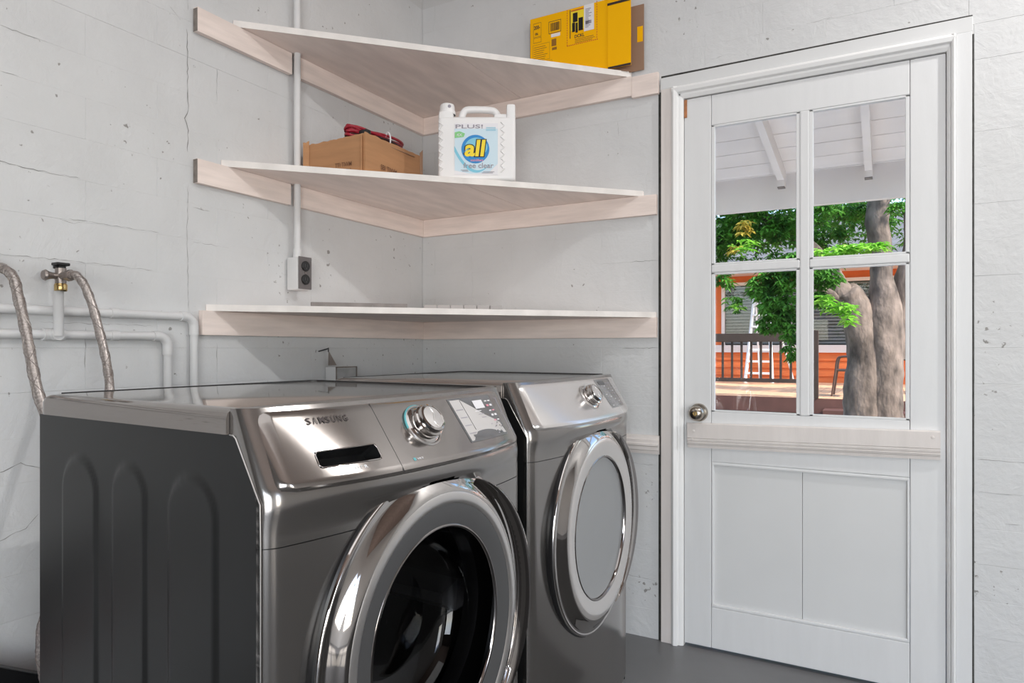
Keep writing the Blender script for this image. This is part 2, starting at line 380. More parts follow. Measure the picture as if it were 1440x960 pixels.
# dark gap behind the casing edges
dr = thing('door_1', None, None, (1.61, 0, 0)); dr['kind'] = 'structure'
GL, GR, GB, GT = 1.312, 1.911, .880, 1.906     # glazed opening
def dbox(name, a, b, m='door', bev=.0025, parent=dr): return build(name, MB().box(a, b, bev), m, parent)
dbox('stile', (1.2015, 0, .012), (1.299, .042, 2.026)); dbox('stile', (1.9245, 0, .012), (2.0205, .042, 2.026))
dbox('top_rail', (1.300, .0008, 1.916), (1.9235, .042, 2.026))
dbox('lock_rail', (1.300, .0008, .690), (1.9235, .042, .872))
dbox('bottom_rail', (1.300, .0008, .012), (1.9235, .042, .160))
dbox('muntin', (1.5985, -.001, .872), (1.6285, .040, 1.916), bev=.004)
for a, b in ((1.300, 1.5985), (1.6285, 1.9235)): dbox('muntin', (a, -.0005, 1.379), (b, .040, 1.407), bev=.004)
# thin glazing beads round each pane, then the panes
for x0, x1 in ((1.300, 1.5985), (1.6285, 1.9235)):
    for z0, z1 in ((.872, 1.379), (1.407, 1.916)):
        bd = MB(); t = .012
        bd.prism([(x0, z0), (x1, z0), (x1, z0+t*.7), (x0, z0+t*.7)], 0, 1)
        bd = MB().box((x0, .002, z0), (x1, .016, z0+t*.6), .002).box((x0, .002, z1-t*.6), (x1, .016, z1), .002).box((x0, .002, z0), (x0+t, .016, z1), .002).box((x1-t, .002, z0), (x1, .016, z1), .002)
        build('glazing_bead', bd, 'door', dr)
        build('pane', MB().box((x0+.004, .018, z0+.004), (x1-.004, .021, z1-.004)), 'pane', dr)
# lower recessed panels with bead
dbox('panel', (1.300, .010, .160), (1.6048, .030, .690), 'panel', .001); dbox('panel', (1.6062, .010, .160), (1.9235, .030, .690), 'panel', .001)
bd = MB()
for a, b in (((1.300, .001, .160), (1.9235, .011, .1725)), ((1.300, .001, .6775), (1.9235, .011, .690)), ((1.300, .001, .160), (1.308, .011, .690)), ((1.9155, .001, .160), (1.9235, .011, .690))): bd.box(a, b, .004)
build('panel_bead', bd, 'door', dr)
# cross board nailed over the lock rail, with milled grooves along its lower edge
prof = [(0, .829), (-.017, .829), (-.019, .826), (-.019, .775), (-.016, .773), (-.018, .769), (-.017, .763), (-.014, .761), (-.016, .757), (-.013, .750), (-.010, .748), (-.009, .738), (0, .738)]
mb = MB(); n = len(prof); mb.add([(1.2163, y, z) for y, z in prof]+[(2.0054, y, z+.016) for y, z in prof], [tuple(range(n)), tuple(range(n, 2*n))[::-1]]+[(i, i+n, (i+1) % n+n, (i+1) % n) for i in range(n)])
build('cross_board', mb, 'trim', dr)
k = build('door_knob', MB().lathe([(0, -.062), (.012, -.062), (.020, -.058), (.0265, -.050), (.0275, -.042), (.024, -.032), (.013, -.026), (.012, -.012), (.013, -.010), (.030, -.008), (.033, -.004), (.033, 0)], (1.2555, 0, .868), (0, 1, 0), 48), 'nickel', dr, smooth=40)
build('keyhole_face', MB().lathe([(0, -.0635), (.008, -.0635), (.009, -.061), (.009, -.058)], (1.2555, 0, .868), (0, 1, 0), 32), 'brass', k, smooth=40)
build('key_slot', MB().box((1.2545, -.0645, .864), (1.2565, -.063, .872)), 'black', k)
build('hinge_mortise_chip', MB().box((1.2018, -.003, 1.958), (1.212, .001, 2.024)), 'chip', dr)
nl = MB()
for x, z in ((1.24, .80), (1.985, .825), (1.235, .77)): nl.lathe([(0, -.0205), (.004, -.0203), (.005, -.0185)], (x, 0, z), (0, 1, 0), 10)
build('nail_head', nl, 'trim', dr)
# threshold below
# casing
def prism_y(poly, y0, y1): # poly in xz
    mb = MB(); n = len(poly)
    return mb.add([(x, y0, z) for x, z in poly]+[(x, y1, z) for x, z in poly], [tuple(range(n)), tuple(range(n, 2*n))[::-1]]+[(i, i+n, (i+1) % n+n, (i+1) % n) for i in range(n)])
tag(build('trim_1', MB().box((1.1165, -.013, 0), (1.158, .05, 2.075), .002), 'trim'), kind='structure')
tag(build('trim_2', MB().box((2.046, -.013, 0), (2.088, .05, 2.075), .002), 'door'), kind='structure')
tag(build('trim_3', prism_y([(1.1145, 2.0755), (2.0895, 2.0755), (2.0895, 2.122), (1.1145, 2.119)], -.011, .05), 'panel', bevel=.0015), kind='structure')
def stop_prof(u0, u1):
    return [(u0, .05), (u0, -.020), (u0+.2*(u1-u0), -.026), (u0+.5*(u1-u0), -.022), (u0+.58*(u1-u0), -.012), (u0+.75*(u1-u0), -.012), (u1, -.006), (u1, .05)]
def extr_z(prof, z0, z1):
    mb = MB(); n = len(prof)
    return mb.add([(x, y, z0) for x, y in prof]+[(x, y, z1) for x, y in prof], [tuple(range(n)), tuple(range(n, 2*n))[::-1]]+[(i, i+n, (i+1) % n+n, (i+1) % n) for i in range(n)])
tag(build('trim_4', extr_z(stop_prof(1.1585, 1.2), 0, 2.0752), 'gloss', bevel=.0015), kind='structure')
tag(build('trim_5', extr_z(stop_prof(2.0455, 2.0225), 0, 2.0752), 'gloss', bevel=.0015), kind='structure')
pr = stop_prof(2.075, 2.029); mb = MB(); n = len(pr)
mb.add([(1.159, y, z) for z, y in pr]+[(2.045, y, z) for z, y in pr], [tuple(range(n)), tuple(range(n, 2*n))[::-1]]+[(i, i+n, (i+1) % n+n, (i+1) % n) for i in range(n)])
tag(build('trim_6', mb, 'gloss', bevel=.0015), kind='structure')
for i, (a, b) in enumerate((((1.1040, -.0012, 0), (1.1165, .05, 2.07)), ((2.088, -.0012, 0), (2.0935, .05, 2.07)), ((1.1145, -.0012, 2.118), (2.09, .05, 2.1295)))):
    tag(build('trim_%d' % (7+i), MB().box(a, b), 'gap'), kind='structure')  # dark strips paint the shade in the gaps round the casing
# short length of wide moulding beside the casing
mb = MB(); pr = [(0, .703), (-.010, .703), (-.012, .715), (-.016, .718), (-.016, .731), (-.021, .735), (-.021, .742), (-.017, .745), (-.017, .757), (-.012, .760), (-.010, .772), (0, .773)]; n = len(pr)
mb.add([(.97, y, z) for y, z in pr]+[(1.1085, y, z) for y, z in pr], [tuple(range(n)), tuple(range(n, 2*n))[::-1]]+[(i, i+n, (i+1) % n+n, (i+1) % n) for i in range(n)])
tag(build('wall_moulding', mb, 'trim'), 'short piece of grooved moulding on the wall between dryer and door casing', 'moulding')

# ---------------------------------------------------------------- corner shelves
def corner_shelf(zt, a, b, label, cleat_z, lenA, lenB, gap=None, tA=.02, rise=0):
    t = thing('corner_shelf', label, 'shelf', (0, 0, cleat_z[0]), group='triangular corner shelves')
    th = .019
    zb = zt-th
    # two boards of the top, joined parallel to the left wall
    m = b*.52; q = .0014
    def board(poly):
        mb = MB().prism(poly, zb, zt); return build('board', mb, 'shelf', t, bevel=.0012)
    c = lambda x: -(a)+(a/b)*x
    board([(0.001, -.001), (0.001, c(0)+.004), (.012, c(.012)), (m-q, c(m-q)), (m-q, -.001)])
    board([(m+q, -.001), (m+q, c(m+q)), (b-.012, c(b-.012)), (b-.004, -.001)])
    # painted front edge strip
    d = Vector((b, a, 0)).normalized(); nn = Vector((d.y, -d.x, 0))
    p0 = Vector((.004, c(.004), 0)); p1 = Vector((b-.006, c(b-.006), 0)); e = .0025
    mb = MB().prism([(p0.x, p0.y), (p0.x+nn.x*e, p0.y+nn.y*e), (p1.x+nn.x*e, p1.y+nn.y*e), (p1.x, p1.y)], zb-.001, zt+.0008)
    build('front_edge', mb, 'shelfedge', t)
    z0, z1 = cleat_z
    segs = [(-lenA, 0)] if gap is None else [(-lenA, gap[0]), (gap[1], 0)]
    for s0, s1 in segs:
        o = build('cleat', MB().box((.0009, s0, z0), (tA, s1-.001 if s1 < 0 else -.0005, min(z1, zb-.0004)), .0012), 'woody', t)
    o = build('cleat', MB().box((tA+.0006, -tA, z0-.001), (lenB, -.0009, min(z1, zb-.0004)), .0012), 'wood', t)
    return t
s1 = corner_shelf(2.167, 1.03, 1.003, 'topmost triangular corner shelf, carrying the yellow carton', (2.072, 2.147), 1.168, 1.0025, (-.792, -.768))
build('end_block', MB().box((1.0035, -.019, 2.063), (1.1075, -.0009, 2.143), .0012), 'wood', s1)
s2 = corner_shelf(1.703, 1.075, 1.05, 'middle triangular corner shelf under the cardboard box and detergent jug', (1.609, 1.684), 1.168, 1.1005, (-.797, -.770))
s3 = corner_shelf(1.240, 1.13, 1.10, 'lowest triangular corner shelf just above the washers', (1.1445, 1.221), 1.151, 1.1005)
for st in (s1, s2): build('cleat_end', MB().box((.001, -1.1695, 2.073 if st is s1 else 1.610), (.0195, -1.1682, 2.143 if st is s1 else 1.682)), 'end', st)  # cleat ends coloured darker than the cleats

# strips lying on the lowest shelf (along its front edge)
d = Vector((.6256, .7801, 0)); 
def strip(name, p0, p1, wdt, h, z, m):
    p0 = Vector(p0); p1 = Vector(p1); d = (p1-p0).normalized(); n = Vector((-d.y, d.x)); 
    return [(p0.x, p0.y), (p1.x, p1.y), (p1.x+n.x*wdt, p1.y+n.y*wdt), (p0.x+n.x*wdt, p0.y+n.y*wdt)]
t = thing('wooden_batten', 'grey wooden batten with nail holes lying on the lowest shelf', 'batten', (.29, -.74, 1.2405))
build('wood_strip', MB().prism(strip('', (.192, -.873), (.408, -.637), .03, 0, 0, 0), 1.2412, 1.2570), M['wood_dark'] if False else mat('grey_slat', (.25, .225, .215), .7, var=.2, vscale=20), t, bevel=.001)
mb = MB()
for f in (.15, .63, .82): 
    x = .192+.216*f+.0005; y = -.873+.236*f-.0005; mb.lathe([(0, .0012), (.0016, .001), (.0018, 0)], (x, y, 1.2475), (.74, -.68, 0), 8)
tag(build('nail', mb, 'crack', t), kind='stuff')
t = thing('edging_strip', 'thin pale edging strip of short segments on the lowest shelf, right of the slat', 'strip', (.56, -.53, 1.2405))
for i in range(6):
    f0 = i/6; f1 = (i+1)/6-.012
    a = (.452+.226*f0, -.600+.160*f0+.0); b = (.452+.226*f1, -.600+.160*f1)
    build('segment', MB().prism(strip('', a, b, .03, 0, 0, 0), 1.2412, 1.2545), mat('strip_grey', (.42, .39, .38), .6) if i == 0 else bpy.data.materials['strip_grey'], t, bevel=.001)

# hook high on the wall above the top shelf
t = thing('wall_hook', 'small painted cup hook on the wall above the top shelf', 'hook', (.091, -.001, 2.43))
build('plate', MB().lathe([(0, -.004), (.009, -.004), (.011, 0)], (.091, 0, 2.447), (0, 1, 0), 16), 'pipe', t, smooth=40)
build('peg', MB().tube(smoothpts([(.091, -.002, 2.447), (.091, -.018, 2.446), (.092, -.024, 2.436), (.093, -.016, 2.428)], 5), .0022, 8), 'end', t)

# ---------------------------------------------------------------- conduit and outlet
t = thing('electrical_conduit', 'white painted vertical conduit running down the left wall to the outlet', 'conduit', (.03, -.772, 1.42))
build('tube', MB().cyl((.030, -.779, 1.437), (.030, -.779, 3.2), .0115, 20), 'pipe', t, smooth=40)
build('coupling', MB().cyl((.030, -.779, 1.425), (.030, -.779, 1.455), .015, 20), 'pipe', t, smooth=40)
t = thing('electrical_outlet', 'surface mounted outlet box with dark twin sockets at the conduit end', 'outlet', (.03, -.775, 1.31))
build('box', MB().box((.006, -.806, 1.308), (.060, -.748, 1.424), .006), 'pipe', t, smooth=40)
pl = build('cover_plate', MB().box((.0601, -.8035, 1.312), (.0635, -.7435, 1.426), .0015), mat('outlet_plate', (.17, .155, .155), .5, metal=.3, bump=.3), t)
build('plate_lip', MB().box((.0560, -.7475, 1.312), (.0601, -.7438, 1.426), .001), 'crack', t)
for zc in (1.393, 1.346):
    r = build('receptacle', MB().lathe([(0, .069), (.0165, .069), (.018, .0675), (.018, .0635)], (0, -.7735, zc), (1, 0, 0), 28), 'black', t, smooth=40)
    build('slot', MB().box((.0690, -.780, zc-.003), (.0695, -.778, zc+.007)).box((.0690, -.769, zc-.003), (.0695, -.767, zc+.006)).box((.0690, -.7755, zc-.010), (.0695, -.7715, zc-.006)), 'greyring', r)
build('screw', MB().lathe([(0, .066), (.003, .0655), (.0035, .0635)], (0, -.7735, 1.3695), (1, 0, 0), 10), 'valve', t)

# ---------------------------------------------------------------- water pipes, valves, hoses
def pipe_run(label, z, yend, ztop_low):
    t = thing('water_pipe', label, 'pipe', (.016, -2, z), group='painted water pipes on the left wall')
    pts = [(.016, -3.4, z), (.016, yend-.03, z)]+[(.016, yend-.03+.03*math.sin(a), z-.03+.03*math.cos(a)) for a in [PI/8*i for i in range(1, 5)]]+[(.016, yend, .35)]
    build('tube', MB().tube(pts, .0115, 14), 'pipe', t, smooth=50)
    build('elbow', MB().tube([(.016, yend-.045, z)]+pts[1:6]+[(.016, yend, z-.055)], .0142, 14), 'pipe', t, smooth=50)
    for y in (-1.42, -2.2): build('collar', MB().tube([(.016, y-.011, z), (.016, y+.011, z)], .0135, 14), 'pipe', t, smooth=50)
    return t
pipe_run('upper painted water pipe, elbow by the lowest shelf', 1.199, -1.178, 0)
lp = pipe_run('lower painted water pipe, elbow short of the upper one', 1.139, -1.264, 0)
def tee(t, y, z): build('tee', MB().tube([(.016, y-.025, z), (.016, y+.025, z)], .0152, 14).tube([(.016, y, z), (.042, y, z)], .0150, 14), 'pipe', t, smooth=50)
tee(lp, -1.574, 1.139); tee(lp, -1.742, 1.139)
def valve(y, label, glabel, zv=1.284, src=1.139):
    t = thing('water_valve', label, 'valve', (.03, y, src))
    build('riser', MB().tube([(.040, y, src-.004), (.040, y, zv-.036), (.047, y, zv-.026), (.050, y, zv-.018)], .0115, 14), 'pipe', t, smooth=50)
    build('body', MB().tube([(.050, y, zv-.018), (.050, y, zv+.020)], .0125, 16).tube([(.034, y, zv), (.078, y, zv)], .010, 16).lathe([(0, -.001), (.011, -.001), (.014, .004), (.010, .012), (.008, .02)], (.05, y-.040, zv), (0, 1, 0), 16).tube([(.05, y-.028, zv), (.05, y, zv)], .008, 12), 'valve', t, smooth=40)
    build('drain_cap', MB().lathe([(.0135, zv-.037), (.0145, zv-.035), (.0145, zv-.022), (.0125, zv-.018)], (.050, y, 0), (0, 0, 1), 20), 'brass', t, smooth=40)
    build('handle', MB().box((.036, y-.016, zv+.026), (.064, y+.016, zv+.034), .003).box((.045, y-.006, zv+.018), (.055, y+.006, zv+.028), .001).box((.040, y-.014, zv+.018), (.048, y+.014, zv+.028), .002), 'black', t)
    build('hose_nut', MB().tube([(.078, y, zv), (.083, y, zv), (.100, y, zv)], [.012, .0145, .0140], 6).tube([(.1, y, zv), (.112, y, zv)], .0105, 14), 'valve', t, smooth=40)
valve(-1.574, 'water valve with black lever and brass drain cap, fully in view', '')
valve(-1.742, 'water valve half cut off at the left edge', '')
def hose(pts, r, label):
    t = thing('washer_hose', label, 'hose', pts[0], group=None)
    P = smoothpts(pts, 10); build('braided_sleeve', MB().tube(P, r, 14), 'braid', t, smooth=60)
    mb = MB(); 
    for k in range(4):   # woven strands wound round the sleeve
        Q = []
        for i in range(len(P)-1):
            for s_ in (0, .5):
                p = P[i].lerp(P[i+1], s_); d = (P[i+1]-P[i]).normalized(); a = Vector((0, 1, 0)).cross(d).normalized(); b = d.cross(a)
                th = k*PI/2+(i+s_)*.42*(1 if k % 2 else -1); Q.append(p+(a*math.cos(th)+b*math.sin(th))*(r+.0002))
        mb.tube(Q, .0007, 4)
    build('braid_strand', mb, 'valve', t)
hose([(.108, -1.574, 1.284), (.118, -1.571, 1.281), (.135, -1.562, 1.256), (.155, -1.553, 1.20), (.178, -1.548, 1.13), (.20, -1.547, 1.068), (.235, -1.560, 1.01), (.27, -1.58, .92), (.32, -1.60, .80), (.38, -1.62, .72)], .0100, 'steel braided hose from the valve with the brass cap')
hose([(.110, -1.742, 1.284), (.122, -1.731, 1.283), (.145, -1.722, 1.262), (.165, -1.722, 1.22), (.20, -1.7236, 1.145), (.23, -1.727, 1.08), (.262, -1.729, 1.01), (.30, -1.72, .92), (.33, -1.70, .80), (.35, -1.70, .70), (.34, -1.712, .62), (.322, -1.742, .55), (.315, -1.748, .48), (.315, -1.738, .40), (.34, -1.72, .30)], .0108, 'steel braided hose from the half hidden valve at left edge')
# dark bar with a red lower edge lying along the wall behind the washer
t = thing('black_bar', 'long black bar with red lower strip along the wall behind the washer', 'bar', (.05, -1.9, .26))
build('bar', MB().box((-.0, -.55, 0), (.05, .32, .040), .006).xf(Matrix.Translation((.03, -1.75, .345)) @ Matrix.Rotation(-.55, 4, 'X')), 'black', t)
build('red_strip', MB().box((.0, -.55, -.014), (.05, .32, -.0006), .003).xf(Matrix.Translation((.03, -1.75, .345-.075)) @ Matrix.Rotation(-.45, 4, 'X')), 'redpaint', t)
build('bracket', MB().box((.001, -1.95, 0), (.04, -1.93, .52)), 'black', t)

# fitting box on the wall behind the dryer
t = thing('wall_fitting', 'small grey metal fitting box on the wall behind the washer gap', 'fitting', (.02, -.53, .95))
build('box', MB().box((.003, -.615, .955), (.055, -.50, 1.034), .003), 'pipe', t)
build('face_frame', MB().box((.0555, -.615, 1.029), (.058, -.50, 1.034)).box((.0555, -.615, .96), (.058, -.610, 1.034)).box((.0555, -.505, .96), (.058, -.50, 1.034)), 'end', t)
build('face', MB().box((.0555, -.609, .96), (.057, -.506, 1.028)), mat('fitting_face', (.42, .42, .42), .5, var=.2, vscale=20), t)
build('gusset', MB().add([(.056, -.648, 1.090), (.056, -.648, 1.040), (.056, -.61, 1.040), (.05, -.648, 1.090), (.05, -.648, 1.040), (.05, -.61, 1.040)], [(0, 1, 2), (5, 4, 3), (0, 3, 4, 1), (1, 4, 5, 2), (2, 5, 3, 0)]), 'valve', t)
build('hook', MB().tube([(.002, -.648, 1.092), (.05, -.648, 1.102), (.055, -.652, 1.105), (.055, -.652, 1.09)], .0025, 8), 'black', t)

# ---------------------------------------------------------------- washer and dryer
W = .665
def lerp(a, b, t): return a+(b-a)*t
def fx(y, z):
    u = min(1, abs((y-W/2)/(W/2)))
    if z > .905: t = (1.018-z)/.113; X = lerp(.598, .6455, t); k = lerp(.4, .9, t)
    elif z > .875:
        t = (.905-z)/.03; X = .6455+.0085*(t-.45*t*t)*1.2; k = lerp(.9, 1, t)
    else: t = (.875-z)/.875; X = lerp(.651, .648, t); k = .5
    if .84 < z <= .905: t = (.905-z)/.065; k = lerp(lerp(.9, 1, min(1, t*2)), .5, t*t*(3-2*t))
    c = .018*(1-math.sqrt(max(0, 1-((u-.92)/.08)**2))) if u > .92 else 0
    return X+.062*k*(1-u**2.5)-c+.006
def sp(y, z, off=0):
    e = 1e-3; x = fx(y, z); n = Vector((1, -(fx(y+e, z)-fx(y-e, z))/(2*e), -(fx(y, z+e)-fx(y, z-e))/(2*e))).normalized()
    return Vector((x, y, z))+n*off
def machine(kind, label, loc, rot, group):
    T = thing(kind, label, 'washer' if kind == 'washing_machine' else 'dryer', loc, rot)
    B = lambda name, mb, m, p=T, **k: build(name, mb, m, p, local=True, **k)
    # side panels with embossed pills
    pills = [(.091, .213), (.262, .365), (.427, .551)]
    def sidex(z): return .648 if z < .888 else lerp(.648, .594, (z-.888)/.088) if z < .976 else .594
    def sidep(sgn, y0):
        def P(a, b):
            z = .02+b*.960; x = a*sidex(z); h = 0
            for x0, x1 in pills:
                cx = (x0+x1)/2; hw = (x1-x0)/2; zt = .913-hw; zb = .10+hw
                dz = max(0, z-zt, zb-z); sd = hw-math.hypot(x-cx, dz) if dz > 0 else hw-abs(x-cx)
                t = min(1, max(0, (sd+.002)/.008)); h = max(h, t*t*(3-2*t)*.0042)
            return (x, y0+sgn*h, z)
        return P
    B('side_panel', MB().grid(sidep(-1, 0), 150, 150), 'side', smooth=60, fix=False)
    B('side_panel', MB().grid(sidep(1, W), 60, 60), 'side', smooth=60, fix=False)
    B('back_panel', MB().box((.0, .002, .02), (.004, W-.002, .975)), 'side')
    # pale painted fold along the chamfered front edge of the side panel
    edge = [(.580, .9805), (.588, .980), (.594, .976), (.648, .888), (.649, .83), (.649, .02)]
    for yy in (-.0006, W+.0006): B('panel_fold', MB().tube([(x, yy, z) for x, z in edge], .0010, 6), 'satin')
    # lid
    def rr(x0, y0, x1, y1, r, n=8, front=True):
        P = []
        for cx, cy, a0 in ((x0+r, y0+r, PI), (x0+r, y1-r, PI/2)):
            for i in range(n+1): a = a0+(PI/2*i/n)*(1 if a0 == PI else -1); P.append((cx+r*math.cos(a), cy+r*math.sin(a)))
        A = P[:n+1]; Bq = P[n+1:]
        return [(x1, y0)]+A[::-1]+Bq[::-1]+[(x1, y1)] if False else A+[(x1, y0)]+[(x1, y1)]+Bq
    A = [( .035+.0-.0+(-.040)*math.cos(PI/2*i/8), .030+(-.036)*math.sin(PI/2*i/8)) for i in range(9)]   # back-left corner
    Bc = [(x, W-y) for x, y in A]
    outline = A+[(.5795, -.006), (.5795, W+.006)]+Bc[::-1]
    lo = MB(); n = len(outline)
    lay = [(0, .981), (0, 1.004), (.003, 1.012), (.010, 1.0165), (.022, 1.018)]
    cxm, cym = .29, W/2
    V = []
    for ins, z in lay:
        for x, y in outline:
            dx = 0 if x > .57 else ins*(1 if x < .05 else 0); dy = ins*(1 if y < cym else -1)
            V.append((x+dx, y+dy, z))
    F = [tuple(range(n))[::-1], tuple(range((len(lay)-1)*n, len(lay)*n))]
    for l in range(len(lay)-1): F += [(l*n+i, l*n+(i+1) % n, (l+1)*n+(i+1) % n, (l+1)*n+i) for i in range(n)]
    lo.add(V, F); B('lid', lo, 'lid', smooth=30)
    edge_pts = [(.017, .03, 1.0182), (.015, W*.5, 1.0182)]+[(x+.02*(1 if x < .05 else 0), y-.020*(1 if y > W-.001 else .6), 1.0182) for x, y in Bc]+[(.575, W-.014, 1.0182)]
    B('lid_edge_line', MB().tube(edge_pts, .0011, 6), 'black')  # thin black line along the back and right lid edges
    # front shell: upper fascia and lower panel with a seam at z=.826
    def shellgrid(z0, z1, nz, yn=61, off=0):
        def P(a, b):
            # crowd samples to the corners
            y = W*(.5-.5*math.cos(PI*a)); z = lerp(z1, z0, b); return sp(y, z, off)
        return MB().grid(P, yn, nz)
    def closed(z0, z1, nz):
        mb = shellgrid(z0, z1, nz)
        if z1 > 1 and kind == 'washing_machine':
            def keep(f):
                q = [mb.v[i] for i in f]; return max(p[1] for p in q) < .080 or min(p[1] for p in q) > .195 or max(p[2] for p in q) < .923 or min(p[2] for p in q) > .951
            mb.f = [f for f in mb.f if keep(f)]
        def outside(f):   # opening behind the door
            return not all(math.hypot((mb.v[i][1]-W/2)/.965, (mb.v[i][2]-.603)/1.055) < .262 for i in f)
        mb.f = [f for f in mb.f if outside(f)]
        for yy in (0, W):   # side cheeks back to the cabinet
            V = []; 
            for j in range(nz):
                z = lerp(z1, z0, j/(nz-1)); V += [(fx(yy, z), yy, z), (.5808 if z > .976 else sidex(z)+.0008, yy, z)]
            F = [(2*j, 2*j+1, 2*j+3, 2*j+2) for j in range(nz-1)]; mb.add(V, F)
        # top closure
        V = []
        if z1 > 1:
            for i in range(31):
                y = W*i/30; p = sp(y, z1); V += [tuple(p), (.5808, y, z1)]
            mb.add(V, [(2*i, 2*i+1, 2*i+3, 2*i+2) for i in range(30)])
        return mb
    B('upper_fascia', closed(.8268, 1.018, 40), 'shell', smooth=50)
    B('lower_front', closed(.05, .8252, 60), 'shell', smooth=50)
    B('seam_shadow', closed(.82, .83, 2).xf(Matrix.Translation((-.0015, 0, 0))), 'black', smooth=50)
    B('plinth', MB().box((.02, .01, .008), (.63, W-.01, .05)), 'black')
    for x in (.06, .58):
        for y in (.06, W-.06): B('foot', MB().cyl((x, y, 0), (x, y, .03), .022, 16), 'rubber')
    # console
    washer = kind == 'washing_machine'
    y0, y1, z0, z1 = .018, W-.030, .900, 1.0125
    slot = (.083, .192, .9255, .9480)
    ys = sorted(set([round(y0+(y1-y0)*i/56, 5) for i in range(57)]+([slot[0], slot[1]] if washer else [])))
    zs = sorted(set([round(z0+(z1-z0)*i/26, 5) for i in range(27)]+([slot[2], slot[3]] if washer else [])), reverse=True)
    r = .016
    V = []; F = []
    def coff(y, z, d):
        t = (z1-z)/(z1-z0); h = .004+.007*t
        return h*min(1, math.sqrt(max(0, d)/.006)) if d < .006 else h
    for z in zs:
        dt = min(z1-z, z-z0); ins = r-math.sqrt(max(0, r*r-(r-dt)**2)) if dt < r else 0
        for y in ys:
            tt = (y-y0)/(y1-y0); yy = y0+ins+(y1-y0-2*ins)*tt if ins else y
            d = min(yy-y0-ins, y1-ins-yy, dt)
            V.append(sp(yy, z, coff(yy, z, d)-.0008))
    ny = len(ys)
    for j in range(len(zs)-1):
        for i in range(ny-1):
            if washer and ys[i] >= slot[0] and ys[i+1] <= slot[1] and zs[j] <= slot[3] and zs[j+1] >= slot[2]: continue
            F.append((j*ny+i, j*ny+i+1, (j+1)*ny+i+1, (j+1)*ny+i))
    con = B('console', MB().add(V, F), 'dash' if washer else 'dash2', smooth=50)
    on = lambda y, z, o=0: sp(y, z, .0032+.007*(z1-z)/(z1-z0)+o)
    def flat(name, pts2, F, m, o=.0004, p=con): return B(name, MB().add([on(y, z, o) for y, z in pts2], F), m, p, fix=False)
    def rect(name, a, b, c, d, m, o=.0004, nx=8, nz=6, p=con): return B(name, MB().grid(lambda s, t: on(lerp(a, b, s), lerp(d, c, t), o), nx, nz), m, p, fix=False)
    if washer:
        rim = [(slot[0]+.004, slot[2]), (slot[1]-.004, slot[2]), (slot[1], slot[2]+.004), (slot[1], slot[3]-.004), (slot[1]-.004, slot[3]), (slot[0]+.004, slot[3]), (slot[0], slot[3]-.004), (slot[0], slot[2]+.004)]
        rim = [(y, z) for i in range(8) for y, z in [rim[i]] + ([(lerp(rim[i][0], rim[(i+1) % 8][0], s), lerp(rim[i][1], rim[(i+1) % 8][1], s)) for s in (.25, .5, .75)] if i in (0, 4) else [])]
        V = []; n = len(rim)
        for o_, ix in ((.0006, 0), (-.010, .001), (-.035, .002)):
            for y, z in rim: V.append(on(y, z, o_))
        F = [(l*n+i, l*n+(i+1) % n, (l+1)*n+(i+1) % n, (l+1)*n+i) for l in range(2) for i in range(n)]+[tuple(range(2*n, 3*n))]
        B('drawer_recess', MB().add(V, F), 'black', con, fix=False)
        B('recess_rim', MB().tube([on(y, z, .0005) for y, z in rim], .0011, 8, closed=True), 'chrome', con, smooth=60)
        # drawer seam
        B('drawer_seam', MB().tube([on(.2228, lerp(z0+.002, z1-.002, i/12), -.0002) for i in range(13)], .0006, 6), 'black', con)
        for s, w_, h_, yy, zz, m, bold in (('SAMSUNG', .0775, .0095, .0888, .9872, 'print_dark', .012), ('STEAM', .0225, .0042, .1075, .9160, 'print_white', .01), ('VRT', .014, .0040, .1355, .9162, 'print_white', 0), ('R', .006, .0045, .1535, .9163, 'print_white', .02)):
            if s == 'SAMSUNG':     # the first A has no crossbar in this wordmark
                mb = MB(); cw = w_/7.2
                for i, ch in enumerate('S\u039bMSUNG'):
                    V2, F2 = textfit(ch, cw*(.90 if ch == 'M' else .72), h_, bold=.009); mb.add([on(yy+i*cw*1.04+x, zz+z_, .0014) for x, z_ in V2], F2)
                B('brand_lettering', mb, m, con, fix=False)
            else:
                V2, F2 = textfit(s, w_, h_, bold=bold); flat('small_lettering', [(yy+x, zz+z_) for x, z_ in V2], F2, m)
        rect('logo_mark', .2535, .2590, .9135, .9180, 'teal'); 
        V2, F2 = textfit('VRT', .016, .003, bold=.01); flat('small_lettering', [(.2615+x, .9140+z_) for x, z_ in V2], F2, 'label')
        da, db, dc, dd = .423, .580, .9225, 1.0035
    else:
        da, db, dc, dd = .428, .560, .9235, 1.0075
        V2, F2 = textfit('SAMSUNG', .0775, .0095, bold=.012)
    # display: dark bezel line, film, windows, printed legends
    rect('display', da, db, dc, dd, 'screen', .0006, 14, 10)
    dsp = con.children[-1] if False else con
    def drel(n_, a, b, c, d, m, o=.0010): rect(n_, lerp(da, db, a), lerp(da, db, b), lerp(dc, dd, c), lerp(dc, dd, d), m, o, 4, 4)
    rnd = random.Random(3)
    if washer:
        # pale protective film lying over most of the display
        pf = [(.03, .03), (.97, .05), (.93, .30), (.80, .42), (.62, .56), (.44, .76), (.30, .90), (.24, .96), (.03, .96)]
        V2 = [(lerp(da, db, a), lerp(dc, dd, b)) for a, b in pf]; ctr = (lerp(da, db, .3), lerp(dc, dd, .4)); n = len(V2)
        mb = MB(); Q = []
        for l in range(5):
            for y, z in V2: Q.append(on(lerp(ctr[0], y, l/4+1e-3), lerp(ctr[1], z, l/4+1e-3), .0012))
        mb.add(Q, [(l*n+i, l*n+(i+1) % n, (l+1)*n+(i+1) % n, (l+1)*n+i) for l in range(4) for i in range(n)]); B('display_film', mb, 'film', con, fix=False)
        drel('display_window', .50, .74, .70, .90, 'label', .0016)
